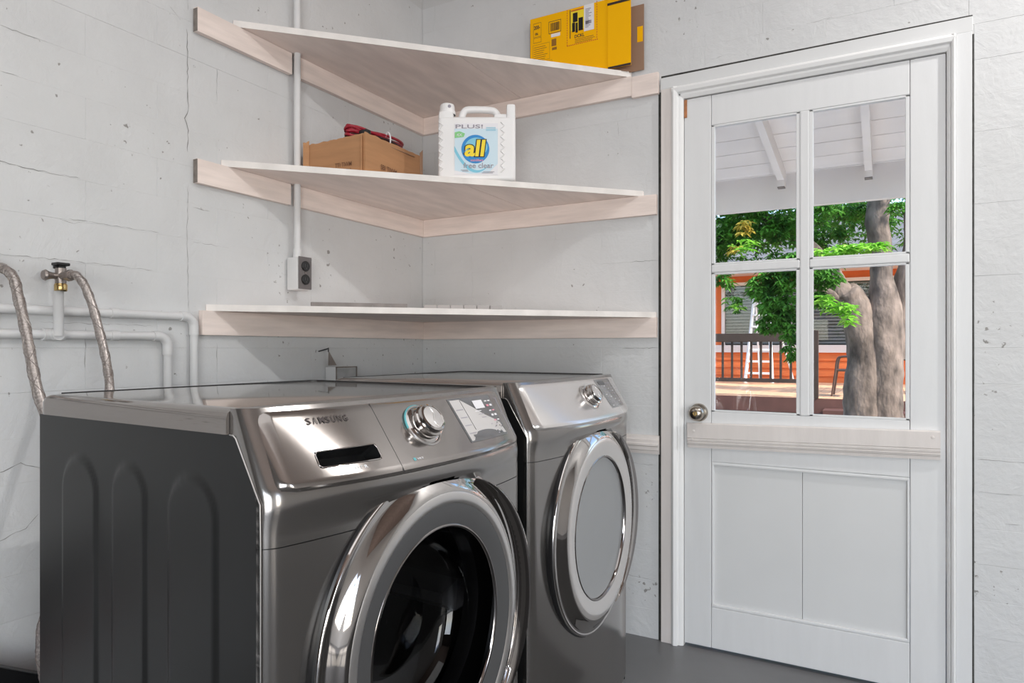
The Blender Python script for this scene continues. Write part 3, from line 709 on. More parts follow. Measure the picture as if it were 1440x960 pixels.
        B('film_line', MB().tube([on(lerp(da, db, .24), lerp(dc, dd, b/8*.7+.25), .0014) for b in range(9)], .0005, 5), 'black', con)
        for b in (.18, .36, .54, .72): drel('legend', .06, .21, b, b+.018, 'lgrey', .0016)
        for i in range(5):
            for j in range(2): drel('legend', .80+.09*j, .865+.09*j, .36+.12*i, .39+.12*i+.02*(i % 2), 'label' if (i+j) % 3 else 'lpink', .0016)
        for b in (.48, .56, .64): drel('legend', .45+.5*(.64-b), .60+.3*(.64-b), b, b+.016, 'label' if b > .6 else 'lgrey', .0016)
        for i in range(14):
            a = rnd.uniform(.66, .92); b = rnd.uniform(.06, .34); drel('legend', a, a+.04, b, b+.02, 'screen' if i % 3 else 'lgrey', .0017)
        for a, b in ((.30, .05), (.50, .04), (.12, .10)): drel('legend', a, a+.12, b, b+.05, 'screen', .0017)
    else:
        for j in range(4):
            for i in range(9): drel('legend', .14+.2*j, .14+.2*j+rnd.uniform(.05, .13), .07+.095*i, .085+.095*i, 'lgrey' if (i+j) % 4 else 'label', .0012)
        drel('display_window', .12, .5, .80, .93, 'greyring', .0014)
    if washer:   # bracket marks right of the display
        for a, b in ((.965, .995), (.930, .962)): B('bracket_mark', MB().tube([on(.597, b, .0003), on(.606, b, .0003), on(.606, a, .0003), on(.597, a, .0003)], .0005, 5), 'lgrey', con)
    # rotary knob
    kc = (.3175, .9645) if washer else (.318, .962)
    c = on(*kc); nrm = (sp(*kc, .02)-sp(*kc, 0)).normalized()
    kn = B('control_knob', MB().lathe([(.0365, -.002), (.0365, .002), (.034, .004), (.0295, .005), (.0295, .008), (.0305, .009), (.0305, .012), (.0285, .013), (.0285, .015), (.0305, .016), (.0305, .020), (.0275, .0215), (.0275, .026), (.0262, .0295), (.0225, .0308), (.0215, .0300)], c, nrm, 56), 'chrome', smooth=30)
    B('knob_face', MB().lathe([(.0216, .0298), (.012, .0306), (0, .031)], c, nrm, 40), 'dash2', kn, smooth=60)
    side = nrm.cross(Vector((0, 0, 1))).normalized(); upv = side.cross(nrm)
    B('knob_ridge', MB().tube([c+nrm*.0305+upv*(-.019+.038*i/8)+side*.004*math.sin(i/8*PI*2) for i in range(9)], .0012, 6), 'satin', kn)
    B('knob_base_ring', MB().lathe([(.0366, -.001), (.0400, .0), (.0405, .003), (.0385, .0045), (.0366, .003)], c, nrm, 56), 'satin', kn, smooth=50)
    if washer: B('teal_reflection', MB().tube([c+nrm*.0015+(upv*math.cos(a)-side*math.sin(a)*(1 if side.y > 0 else -1))*.0395 for a in [-.2+i*.1 for i in range(19)]], .0024, 6), 'teal', kn, smooth=60)  # reflected light on the base ring, put in as teal colour
    # door
    cy, cz = W/2-.002, .603
    def DL(prof, n=128):    # lathe about the door axis, the ring a touch taller than wide
        mb = MB().lathe(prof, (0, cy, cz), (1, 0, 0), n); mb.v = [(x, cy+(y-cy)*.965, cz+(z-cz)*1.055) for x, y, z in mb.v]; return mb
    door = B('door', DL([(.262, .640), (.2805, .668), (.2835, .678), (.2835, .684), (.2800, .6865)]), 'black', smooth=40)
    B('chrome_ring', DL([(.2803, .6860), (.2795, .6895), (.2765, .6915), (.2740, .6912), (.2700, .6900), (.2640, .6925), (.2540, .7005), (.2440, .7080), (.2385, .7105), (.2360, .7108)]), 'chrome', door, smooth=60)
    if washer:
        B('inner_ring', DL([(.2358, .7106), (.2330, .7122), (.2240, .7125), (.2190, .7112), (.2165, .7095)]), 'satin', door, smooth=60)
        B('grey_ring', DL([(.2163, .7093), (.2000, .7075), (.1815, .7035)]), 'greyring', door, smooth=60)
        B('bowl_rim', DL([(.1813, .7034), (.1795, .7048), (.1765, .7040), (.1750, .7000)]), 'chromed', door, smooth=60)
        B('glass_bowl', DL([(.1750, .7000), (.1735, .68), (.169, .645), (.160, .615), (.148, .598), (.130, .588), (.09, .580), (.04, .577), (.0, .576)], 96), 'bowl', door, smooth=70)
        drum = B('drum', MB().lathe([(.215, .62), (.205, .60), (.235, .585), (.24, .30), (.22, .14), (.0, .12)], (0, cy, cz), (1, 0, 0), 96), 'drum', smooth=60)
        B('door_gasket', MB().lathe([(.262, .640), (.200, .640), (.195, .63), (.205, .60)], (0, cy, cz), (1, 0, 0), 96), 'rubber', drum, smooth=60)
        for k in range(3):
            a = PI/2+2*PI*k/3+.4; b_ = Vector((0, math.cos(a), math.sin(a))); c_ = Vector((0, -math.sin(a), math.cos(a)))
            o = Vector((0, cy, cz)); V = []
            for x in (.16, .56): V += [tuple(o+Vector((x, 0, 0))+b_*.236+c_*s_*.035) for s_ in (-1, 1)]+[tuple(o+Vector((x, 0, 0))+b_*.185+c_*s_*.010) for s_ in (1, -1)]
            B('drum_paddle', MB().add(V, [(0, 1, 2, 3), (7, 6, 5, 4), (0, 4, 5, 1), (1, 5, 6, 2), (2, 6, 7, 3), (3, 7, 4, 0)]), 'greyring', drum)
    else:
        B('inner_ring', DL([(.2358, .7106), (.2330, .7122), (.2200, .7125), (.2000, .7105), (.1890, .7080)]), 'dash2', door, smooth=60)
        B('window_rim', DL([(.1888, .7080), (.1870, .7095), (.1845, .7085), (.1830, .7010)]), 'chromed', door, smooth=60)
        B('window_disc', DL([(.1830, .7010), (.175, .698), (.14, .694), (.07, .691), (0, .690)], 96), mat('smoky_disc', (.36, .365, .37), .12, metal=.55), door, smooth=70)
    # crescent handle on the right of the door
    V = []; F = []; N = 48; a_m = math.radians(62); prof_n = 10
    for i in range(N+1):
        th = lerp(-a_m, a_m, i/N); e = math.cos(th/a_m*PI/2); wd = .050*e**1.0+.0015
        ri = .2690; ro = ri+wd+.006*e
        sec = [(ri, .684), (ri, .694), (ri+.25*wd, .7000+.004*e), (ri+.5*wd, .7005+.005*e), (ri+.8*wd, .6970+.003*e), (ro, .688), (ro+.001, .680), (ro-.004, .672), (ri+.4*wd, .668), (ri, .668)]
        for rr_, x in sec: V.append((x, cy+rr_*math.cos(th), cz+rr_*math.sin(th)*1.055))
    for i in range(N):
        for k_ in range(prof_n): F.append((i*prof_n+k_, i*prof_n+(k_+1) % prof_n, (i+1)*prof_n+(k_+1) % prof_n, (i+1)*prof_n+k_))
    F += [tuple(range(prof_n)), tuple(range(N*prof_n, (N+1)*prof_n))[::-1]]
    h = B('door_handle', MB().add(V, F), 'chrome', door, smooth=45)
    mb = MB(); V = []; F = []
    for i in range(N+1):
        th = lerp(-a_m*.93, a_m*.93, i/N); e = math.cos(th/a_m*PI/2)
        for rr_, x in ((.2700, .6945), (.2700+.014*e, .7004+.0040*e), (.2700+.028*e, .7012+.0052*e)): V.append((x+.0006, cy+rr_*math.cos(th), cz+rr_*math.sin(th)*1.055))
    for i in range(N): F += [(3*i, 3*i+1, 3*i+4, 3*i+3), (3*i+1, 3*i+2, 3*i+5, 3*i+4)]
    B('handle_inlay', MB().add(V, F), 'chromed', door, smooth=60)
    return T
machine('washing_machine', 'near grey front-load washing machine with lettering, drawer and dark glass door', (.456, -1.8200, 0), math.radians(-3.4), None)
machine('tumble_dryer', 'grey front-load dryer with pale door disc, between the washing machine and garden door', (.447, -1.042, 0), math.radians(-1.2), None)

# ---------------------------------------------------------------- things on the shelves
# open cardboard box
bx, by, bz = .308, -.742, 1.7035
t = thing('cardboard_box', 'open brown cardboard box with torn flaps on the middle shelf', 'box', (.18, -.57, bz))
RB = Matrix.Translation((bx, by, bz)) @ Matrix.Rotation(math.radians(3), 4, 'Z')
def ragged(p0, p1, h0, h1, th, seed, n=26, tear=None):
    """upright sheet from p0 to p1 with a torn upper edge"""
    rnd = random.Random(seed); p0 = Vector(p0); p1 = Vector(p1); d = (p1-p0).normalized(); nn = Vector((-d.y, d.x, 0))*th; V = []; F = []
    for i in range(n+1):
        s_ = i/n; h = lerp(h0, h1, s_)+.0035*noise.noise(Vector((s_*9, seed, 0)))+rnd.uniform(-.0012, .0012)
        if tear and tear[0] < s_ < tear[1]: h -= .02
        q = p0.lerp(p1, s_)+nn*(.6*noise.noise(Vector((s_*4, seed+5, 0))))
        V += [tuple(q), tuple(q+nn), tuple(q+nn+Vector((0, 0, h))), tuple(q+Vector((0, 0, h)))]
    for i in range(n):
        a = 4*i; b = a+4; F += [(a, b, b+3, a+3), (a+3, b+3, b+2, a+2), (a+2, b+2, b+1, a+1), (a+1, b+1, b, a)]
    F += [(0, 3, 2, 1), (4*n, 4*n+1, 4*n+2, 4*n+3)]
    return MB().add(V, F).xf(RB)
cbox = t
build('side', ragged((-.245, 0, 0), (-.001, 0, 0), .122, .132, .004, 1), 'card', t)
build('side', ragged((0, .003, 0), (0, .335, 0), .136, .139, .004, 2), 'card', t)
build('side', ragged((0, .335, 0), (-.245, .335, 0), .135, .125, .004, 3), 'card', t)
build('side', ragged((-.245, .335, 0), (-.245, 0, 0), .125, .122, .004, 4), 'card', t)
build('bottom', MB().box((-.245, 0, 0), (0, .335, .004)).xf(RB), 'cardin', t)
build('corner_flap', ragged((-.245, 0, 0), (-.262, -.012, 0), .135, .128, .003, 6, 6), 'card', t)
build('corner_flap', ragged((-.002, -.012, 0), (-.012, .002, 0), .118, .130, .003, 7, 6), 'card', t)
build('corner_flap', ragged((0, .335, 0), (.006, .346, 0), .15, .165, .002, 8, 5), 'cardin', t)
def sidetext(s_, w_, h_, P0, du, seed=0):
    V2, F2 = textfit(s_, w_, h_, bold=.01); return MB().add([tuple(Vector(P0)+Vector(du)*x+Vector((0, 0, z))) for x, z in V2], F2).xf(RB)
ink = mat('faded_ink', (.16, .075, .04), .8)
build('printing', sidetext('TTI TIWM', .072, .015, (-.125, -.0040, .026), (1, 0, 0)), ink, t, fix=False)
build('printing', sidetext('HANDLE', .045, .010, (-.10, -.0040, .008), (1, 0, 0)), ink, t, fix=False)
build('printing', sidetext('SBI TIWM', .095, .018, (.0040, .085, .028), (0, 1, 0)), ink, t, fix=False)
build('printing', sidetext('ZANUSO', .065, .012, (.0040, .085, .008), (0, 1, 0)), ink, t, fix=False)
# red cable coil on top of the box
t = thing('coiled_cable', 'coil of dark red cable lying on the cardboard box', 'cable', (.19, -.58, 1.838))
for k in range(7):
    rnd = random.Random(k); P = []
    for i in range(30):
        a = 2*PI*i/30; x = .052*math.cos(a); y = .150*math.sin(a)
        P.append(Vector((.20+x*(1-.05*k)+.004*math.sin(a*2+k), -.560+y*(1-.025*(k % 3)), 1.856+.0075*k*(.7+.3*math.sin(a+k))+.006*math.sin(a*2+k*1.3))))
    build('loop', MB().tube(P, .0052, 8, closed=True), 'cableb' if k in (1,) else 'cable', t, smooth=60)
build('cable_tie', MB().tube([(.20+.047+.012*math.cos(a), -.545, 1.873+.028*math.sin(a)) for a in [2*PI*i/16 for i in range(16)]], .0028, 6, closed=True), 'label', t)
build('plug', MB().box((.225, -.68, 1.85), (.262, -.655, 1.875), .004), 'black', t)
build('folded_flap', MB().box((.075, -.70, 1.826), (.300, -.45, 1.8285)), 'cardin', cbox)
# small dark item beside the jug
tag(build('wood_offcut', MB().box((.462, -.36, 1.7035), (.52, -.32, 1.722), .003), 'end'), 'small dark offcut between cardboard box and detergent jug', 'offcut')

# detergent jug, facing the room
jt = thing('detergent_jug', 'white plastic detergent jug with loop handle and blue label', 'jug', (.575, -.455, 1.7035), math.radians(29))
J = lambda name, mb, m, p=jt, **k: build(name, mb, m, p, local=True, **k)
# local: x right, y away from viewer, z up; face at y=0
mb = MB()
bm = bmesh.new(); bmesh.ops.create_cube(bm, size=1)
for v in bm.verts: v.co = Vector((.002+v.co.x*.278, .058+v.co.y*.112, .1155+v.co.z*.231))
bmesh.ops.bevel(bm, geom=bm.edges[:], offset=.016, segments=4, affect='EDGES', profile=.6)
bm.verts.index_update(); mb.add([v.co for v in bm.verts], [[v.index for v in f.verts] for f in bm.faces]); bm.free()
J('body', mb, 'jug', smooth=40)
J('shoulder', MB().box((-.137, .008, .205), (-.082, .105, .254), .014).box((.108, .004, .20), (.1405, .110, .277), .010).box((.062, .015, .22), (.115, .100, .246), .012), 'jug', smooth=40)
J('spout_cap', MB().lathe([(.030, .250), (.030, .262), (.027, .264), (.027, .280), (.024, .287), (.012, .290), (0, .290)], (-.108, .05, 0), (0, 0, 1), 40), 'jug', smooth=40)
J('spout_mark', MB().lathe([(0, .0005), (.005, .0003), (.006, 0)], (-.098, .0232, .274), (0, -1, 0), 16), 'lgrey')
J('handle', MB().tube(smoothpts([(-.056, .055, .212), (-.055, .055, .245), (-.043, .055, .268), (-.015, .055, .272), (.045, .055, .270), (.068, .055, .262), (.080, .055, .238), (.083, .055, .21)], 6), .0125, 14), 'jug', smooth=60)
# moulded ribs left and right of the label
rb = MB()
for i in range(7):
    z = .03+.026*i; rb.tube([(-.134, .004, z), (-.120, .0015, z+.012), (-.134, .004, z+.024)], .0026, 6).tube([(.088, .0015, z), (.100, .0012, z+.012), (.088, .0015, z+.024)], .0026, 6)
tag(J('moulded_rib', rb, 'jug', smooth=60), kind='stuff')
yL = .0012
def jf(poly, m, name, o=0, p=jt): return J(name, MB().add([(x, yL-o, z) for x, z in poly], [tuple(range(len(poly)))]), m, p, fix=False)
def circ(cx, cz, rx, rz, n=40, a0=0, a1=2*PI): return [(cx+rx*math.cos(a0+(a1-a0)*i/n), cz+rz*math.sin(a0+(a1-a0)*i/n)) for i in range(n)]
lab = J('label', MB().box((-.078, yL-.0006, .020), (.078, yL+.001, .205), .0003), 'label')
jf([(-.077, .036), (-.02, .024), (.045, .028), (.077, .06), (.077, .185), (-.077, .185)], 'lblblue', 'label_field', .0010, lab)
sw = [(x, .028+.10*((x-.0)/.09)**2) for x in [-.078+.156*i/24 for i in range(25)]]
jf([p for p in sw[:22]]+[(x, z+.012+.004*math.cos(x*30)) for x, z in sw[:22]][::-1] if False else sw[:21]+[(x, z+.021*(1-(i/21))) for i, (x, z) in reversed(list(enumerate(sw[:21])))], 'swoosh', 'swoosh', .0014, lab)
def jt_text(s_, w_, h_, x0, z0, m, o=.0018, **k):
    V2, F2 = textfit(s_, w_, h_, **k); return J('lettering', MB().add([(x0+x, yL-o, z0+z) for x, z in V2], F2), m, lab, fix=False)
jf(circ(-.003, .112, .050, .051), 'blue', 'logo_disc', .0018, lab)
jf(circ(.0, .119, .040, .034), 'swoosh', 'logo_highlight', .0020, lab)
jt_text('all', .084, .066, -.046, .082, 'lblack', .0022, bold=.075, shear=.12)
jt_text('all', .076, .060, -.042, .085, 'lyellow', .0026, bold=.03, shear=.12)
jt_text('stainlifters', .045, .009, -.02, .068, 'lpink', .0022, bold=.02)
jt_text('free clear', .108, .019, -.046, .044, 'lgrey', .0022, bold=.012)
jt_text('PLUS!', .098, .014, -.074, .186, 'lgrey', .0016, bold=.015)
for z in (.188, .183, .178): jf([(.035, z), (.070, z), (.070, z+.002), (.035, z+.002)], 'swoosh', 'fine_print', .0018, lab)
jf([(-.077, .152), (-.045, .155), (-.040, .168), (-.060, .176), (-.077, .172)], 'lgreen', 'green_badge', .0016, lab)
jt_text('4X', .020, .010, -.07, .158, 'label', .0020)
for z, x0, x1 in ((.036, -.055, -.03), (.032, -.05, -.028), (.026, .02, .06), (.030, .025, .065)): jf([(x0, z), (x1, z), (x1, z+.002), (x0, z+.002)], 'lgrey', 'fine_print', .0018, lab)

# yellow carton on the top shelf
yt = thing('yellow_carton', 'yellow tool carton on its side, open flap to the right, on top shelf', 'carton', (.85, -.1, 2.1675))
X0, X1, X2, YF, YB, Z0, Z1 = .646, .966, 1.052, -.172, -.012, 2.1675, 2.386
th = .003
body = build('carton_side', MB().box((X0, YF, Z0), (X1, YF+th, Z1), .0008), 'yellow', yt)
build('carton_side', MB().box((X0, YB-th, Z0), (X1, YB, Z1), .0008), 'yellow', yt)
build('carton_side', MB().box((X0, YF+th, Z1-th), (X1, YB-th, Z1), .0008), 'yellow', yt)
build('carton_side', MB().box((X0, YF+th, Z0), (X1, YB-th, Z0+th), .0008), 'yellow', yt)
build('carton_end', MB().box((X0-.002, YF+.002, Z0), (X0, YB-.002, Z1-.012), .0004), 'print_dark', yt)
# open flaps at the right end
ff = build('flap', MB().box((X1, YF-.004, Z0+.009), (X2, YF-.001, Z1+.006), .0008), 'yellow', yt)
build('flap_stripe', MB().box((X1+.002, YF-.0052, Z0+.009), (X2, YF-.0042, Z0+.015)), 'print_dark', ff)
build('flap_stripe', MB().box((X1, YF-.0052, Z1-.022), (X2, YF-.0042, Z1-.015)), 'print_dark', ff)
build('flap', MB().box((X1, YB-.018, Z0-.004), (1.090, YB-.006, Z1-.030), .0008), 'cardin', yt)
build('flap', MB().add([(X1, YF+.004, Z0+.002), (X1, YB-.03, Z0+.002), (X2-.01, YB-.05, Z0+.001), (X2-.03, YF+.02, Z0+.001), (X1, YF+.004, Z0), (X1, YB-.03, Z0), (X2-.01, YB-.05, Z0-.001), (X2-.03, YF+.02, Z0-.001)], [(0, 1, 2, 3), (7, 6, 5, 4), (0, 4, 5, 1), (1, 5, 6, 2), (2, 6, 7, 3), (3, 7, 4, 0)]), 'cardin', yt)
build('flap_label', MB().box((1.066, YB-.022, Z0+.080), (1.086, YB-.0185, Z0+.125)), 'yellow', yt)
yp = YF-.0004
def yb(name, a, b, c, d, m, o=0): return build(name, MB().box((a, yp-o, c), (b, yp-o+.0003, d)), m, body)
def yframe(name, a, b, c, d, m, t_=.0012): return build(name, MB().box((a, yp, c), (b, yp+.0003, c+t_)).box((a, yp, d-t_), (b, yp+.0003, d)).box((a, yp, c), (a+t_, yp+.0003, d)).box((b-t_, yp, c), (b, yp+.0003, d)), m, body)
yframe('print_frame', .660, .694, Z0+.158, Z0+.202, 'ydark'); yframe('print_frame', .660, .694, Z0+.140, Z0+.156, 'ydark')
yframe('print_frame', .658, .730, Z0+.082, Z0+.134, 'ydark', .0008); yframe('print_frame', .658, .740, Z0+.012, Z0+.078, 'ydark', .0008)
yframe('barcode_frame', .726, .778, Z0+.158, Z0+.196, 'print_dark', .0016)
rnd = random.Random(11); x = .734; bar = MB()
while x < .770:
    w_ = rnd.choice((.0008, .0014, .0022)); bar.box((x, yp-.0002, Z0+.165), (x+w_, yp+.0003, Z0+.190)); x += w_+rnd.choice((.0010, .0018))
build('barcode', bar, 'print_dark', body)
yb('sticker', .736, .774, Z0+.146, Z0+.156, 'label')
yb('print_block', .738, .758, Z0+.118, Z0+.140, 'ydark'); yb('print_block', .740, .760, Z0+.106, Z0+.114, 'ydark')
for i in range(9):
    yb('print_line', .662, .662+rnd.uniform(.04, .062), Z0+.016+.0065*i, Z0+.0178+.0065*i, 'ydark')
for i in range(7): yb('print_line', .662, .662+rnd.uniform(.04, .060), Z0+.086+.0065*i, Z0+.0876+.0065*i, 'ydark')
def ytext(s_, w_, h_, x0, z0, m='print_dark', o=.0006):
    V2, F2 = textfit(s_, w_, h_, bold=.02); return build('lettering', MB().add([(x0+x, yp-o, z0+z) for x, z in V2], F2), m, body, fix=False)
ytext('200-', .026, .012, .663, Z0+.182); ytext('0k', .014, .008, .668, Z0+.164)
# picture panel on the right with its red dashed border
for a, b, c, d in ((.802, .806, Z0+.108, Z0+.213), (.922, .926, Z0+.112, Z0+.218)):
    z = c
    while z < d: yb('red_dash', a, a+.0026, z, z+.005, 'redprint'); z += .0075
x = .802
while x < .925: yb('red_dash', x, x+.005, Z0+.106, Z0+.109, 'redprint'); x += .0075
yb('picture_ground', .818, .872, Z0+.150, Z0+.213, 'lyellow'); yb('picture_edge', .8145, .8175, Z0+.128, Z0+.215, 'print_dark', .0003)
yb('picture_border', .8195, .871, Z0+.2085, Z0+.2125, 'redprint', .0003)
yb('tool_picture', .827, .846, Z0+.175, Z0+.203, 'black', .0004); yb('tool_picture', .824, .836, Z0+.146, Z0+.174, 'black', .0004); yb('tool_picture', .838, .847, Z0+.142, Z0+.172, 'black', .0004); yb('tool_picture', .850, .868, Z0+.146, Z0+.185, 'black', .0004)
yb('shipping_label', .872, .912, Z0+.140, Z1-.0, 'label', .0004)
for i in range(13): yb('print_line', .878, .878+rnd.uniform(.012, .026), Z0+.150+.0045*i, Z0+.1522+.0045*i, 'lgrey', .0008)
yb('print_block', .878, .902, Z0+.160, Z0+.170, 'lgrey', .0008)
ytext('DCKL', .040, .010, .834, Z0+.126); 
for z, a in ((.121, .045), (.116, .05), (.111, .04)): yb('print_line', .835, .835+a+.03, Z0+z, Z0+z+.0018, 'ydark')

# the carton is folded nearly flat against the wall: squeeze its depth, keep thin print offsets
def squeeze(o):
    for v in o.data.vertices:
        x, y, z = (v.co+yt.location)
        x = .578+(x-.646)*1.0563 if x <= .966 else .916+(x-.966)*1.093
        z = 2.1675+(z-2.1675)*(1.3066 if z > 2.1675 else 1)
        y = y+.130 if y < -.1685 else -.042+(y+.172)*.1875
        v.co = Vector((x, y, z))-yt.location
for o in list(yt.children):
    squeeze(o)
    for q in o.children: squeeze(q)

# ---------------------------------------------------------------- outside the door
# porch: roof of boards on rafters, beam at the front
pr_ = thing('porch_roof', 'white boarded porch roof with rafters seen through the upper panes', 'roof', (1.5, 1.5, 2.15))
sl = math.atan2(.40, 2.9)
def rz_(y): return 2.78-(y-.15)*.145    # underside of boards
nb = 13
for i in range(nb):
    y0_ = .16+i*.222; y1_ = y0_+.216
    build('roof_board', MB().add([(-1.6, y0_, rz_(y0_)), (2.75, y0_, rz_(y0_)), (2.75, y1_, rz_(y1_)-.0), (-1.6, y1_, rz_(y1_)), (-1.6, y0_, rz_(y0_)+.02), (2.75, y0_, rz_(y0_)+.02), (2.75, y1_, rz_(y1_)+.02), (-1.6, y1_, rz_(y1_)+.02)], [(0, 3, 2, 1), (4, 5, 6, 7), (0, 1, 5, 4), (1, 2, 6, 5), (2, 3, 7, 6), (3, 0, 4, 7)]), 'porch', pr_)
build('roof_sheet', MB().add([(-1.7, .16, rz_(.16)+.03), (2.8, .16, rz_(.16)+.03), (2.8, 3.15, rz_(3.15)+.03), (-1.7, 3.15, rz_(3.15)+.03), (-1.7, .16, rz_(.16)+.06), (2.8, .16, rz_(.16)+.06), (2.8, 3.15, rz_(3.15)+.06), (-1.7, 3.15, rz_(3.15)+.06)], [(0, 3, 2, 1), (4, 5, 6, 7), (0, 1, 5, 4), (1, 2, 6, 5), (2, 3, 7, 6), (3, 0, 4, 7)]), 'roof', pr_)
for xr in (-.5, .05, .61, 1.17, 1.73, 2.29):
    rb = xr
    P = [(.16, rz_(.16)-.11), (2.66, rz_(2.66)-.10), (2.80, rz_(2.8)-.02-.06), (2.80, rz_(2.8)), (.16, rz_(.16))]
    n = 5; rf = build('rafter', MB().add([(rb, y, z) for y, z in P]+[(rb+.045, y, z) for y, z in P], [tuple(range(n)), tuple(range(n, 2*n))[::-1]]+[(i, i+n, (i+1) % n+n, (i+1) % n) for i in range(n)]), 'porch', pr_)
    build('rafter_tail', MB().box((rb-.002, 2.70, rz_(2.8)-.125), (rb+.047, 2.76, rz_(2.8)-.020)), 'porch', pr_)
    build('tail_end', MB().box((rb-.002, 2.70, rz_(2.8)-.132), (rb+.047, 2.76, rz_(2.8)-.1255)), 'end', pr_)  # darker strip under each rafter tail
build('fascia_beam', MB().box((-1.7, 2.84, 2.142), (2.8, 2.90, 2.42), .003), 'porch', pr_)
for xp in (-1.55, 2.65): build('post', MB().box((xp, 2.82, -.1), (xp+.1, 2.92, 2.16), .003), 'porch', pr_)
tag(build('porch_slab', MB().box((-1.8, .151, -.12), (3.8, 3.2, -.02)), 'conc'), 'concrete porch slab outside the garden door', 'paving', kind='structure')
tag(build('ground', MB().box((-16, 3.2, -.14), (20, 30, -.1)), 'soil'), 'bare garden soil under the tree', 'ground', kind='structure')
# deck
dk = thing('wooden_deck', 'raised sunlit wooden deck with brown rim in front of the orange house', 'deck', (1, 11, -.1))
for i in range(66):
    x = -3.4+i*.142; build('deck_board', MB().box((x, 8.72, .31), (x+.136, 13.86, .3395)), 'deck', dk)
build('rim_board', MB().box((-3.45, 8.68, .11), (6.0, 8.72, .338)), 'deckdark', dk)
build('rim_board', MB().box((-3.45, 8.60, -.1), (6.0, 8.64, .08)), 'deckdark', dk)
stp = build('step', MB().box((1.05, 8.25, .10), (2.4, 8.66, .20), .004), 'deckdark', dk)
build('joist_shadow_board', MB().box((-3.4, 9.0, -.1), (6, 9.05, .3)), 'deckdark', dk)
rl = thing('deck_railing', 'dark wooden deck railing with thin balusters and corner post', 'railing', (-1, 8.7, .34))
build('top_rail', MB().box((-3.4, 8.66, 1.20), (.88, 8.74, 1.335), .004), 'rail', rl)
build('bottom_rail', MB().box((-3.4, 8.68, .565), (.86, 8.72, .625), .003), 'rail', rl)
for i in range(30):
    x = .70-i*.1465
    if x > -3.3: build('baluster', MB().box((x, 8.69, .62), (x+.034, 8.715, 1.21)), 'rail', rl)
for x in (.86, -1.6): build('post', MB().box((x, 8.66, .34), (x+.10, 8.75, 1.37 if x > 0 else 1.2), .004), 'rail', rl)
# house behind
hs = thing('orange_house', 'orange sided house with long blinded window behind the deck', 'house', (1, 14.5, .3))
for i in range(4): build('siding_board', MB().add([(-7, 13.90-.02, .30+i*.175), (9, 13.90-.02, .30+i*.175), (9, 13.915, .30+(i+1)*.175), (-7, 13.915, .30+(i+1)*.175), (-7, 13.96, .30+i*.175), (9, 13.96, .30+i*.175), (9, 13.96, .30+(i+1)*.175), (-7, 13.96, .30+(i+1)*.175)], [(0, 1, 2, 3), (7, 6, 5, 4), (0, 4, 5, 1), (3, 2, 6, 7), (1, 5, 6, 2), (0, 3, 7, 4)]), 'orange', hs)
build('sill', MB().box((-7, 13.84, 1.0), (9, 13.96, 1.17), .005), 'sill', hs)
for x0_, x1_ in ((-7, -1.55), (2.55, 3.0), (5.2, 9)): build('wall_panel', MB().box((x0_, 13.9, 1.17), (x1_, 13.96, 2.75)), 'orange', hs)
build('wall_panel', MB().box((-7, 13.92, 2.62), (9, 13.97, 3.0)), 'orange', hs)
build('wall_panel', MB().box((-7, 14.3, .3), (9, 14.4, 3.0)), 'housein', hs)
for x0_, x1_ in ((-1.55, .25), (.35, 2.55), (3.0, 5.2)):
    wf = build('window', MB().box((x0_, 13.86, 1.17), (x0_+.07, 13.95, 2.62)).box((x1_-.07, 13.86, 1.17), (x1_, 13.95, 2.62)).box((x0_, 13.86, 2.56), (x1_, 13.95, 2.63)), 'sill', hs)
    bl = MB()
    for j in range(19): bl.box((x0_+.07, 13.98, 1.20+j*.072), (x1_-.07, 14.0, 1.25+j*.072))
    tag(build('blind_slats', bl, 'blind', wf), kind='stuff')
    build('pane', MB().box((x0_+.07, 13.93, 1.17), (x1_-.07, 13.935, 2.56)), 'pane', wf)
build('eave', MB().box((-7.4, 13.2, 2.78), (9.4, 13.95, 2.84)), 'sill', hs)
build('roof', MB().add([(-7.5, 13.1, 2.84), (9.5, 13.1, 2.84), (9.5, 17, 4.6), (-7.5, 17, 4.6), (-7.5, 13.1, 2.98), (9.5, 13.1, 2.98), (9.5, 17, 4.75), (-7.5, 17, 4.75)], [(0, 3, 2, 1), (4, 5, 6, 7), (0, 1, 5, 4), (1, 2, 6, 5), (2, 3, 7, 6), (3, 0, 4, 7)]), 'roof', hs)
# stepladder
ld = thing('stepladder', 'white stepladder standing open on the deck', 'ladder', (-.45, 12.9, .34))
L0 = Vector((-.74, 12.3, .378)); L1 = Vector((-.20, 12.3, .378)); A0 = Vector((-.62, 12.75, 2.25)); A1 = Vector((-.34, 12.75, 2.25))
for p, q in ((L0, A0), (L1, A1)): build('rail', MB().tube([p, q], .035, 4), 'alum', ld)
for p, q in ((Vector((.12, 13.2, .362)), A1+Vector((0, .1, 0))), (Vector((-.6, 13.3, .362)), A0+Vector((0, .1, 0)))): build('rear_leg', MB().tube([p, q], .02, 4), 'alum', ld)
for i in range(7):
    s_ = (i+.8)/7.6; p = L0.lerp(A0, s_); q = L1.lerp(A1, s_); build('step', MB().box((p.x, p.y-.05, p.z-.02), (q.x, p.y+.06, p.z+.02)), 'alum', ld)
build('top_cap', MB().box((-.66, 12.66, 2.24), (-.30, 12.95, 2.30)), 'alum', ld)
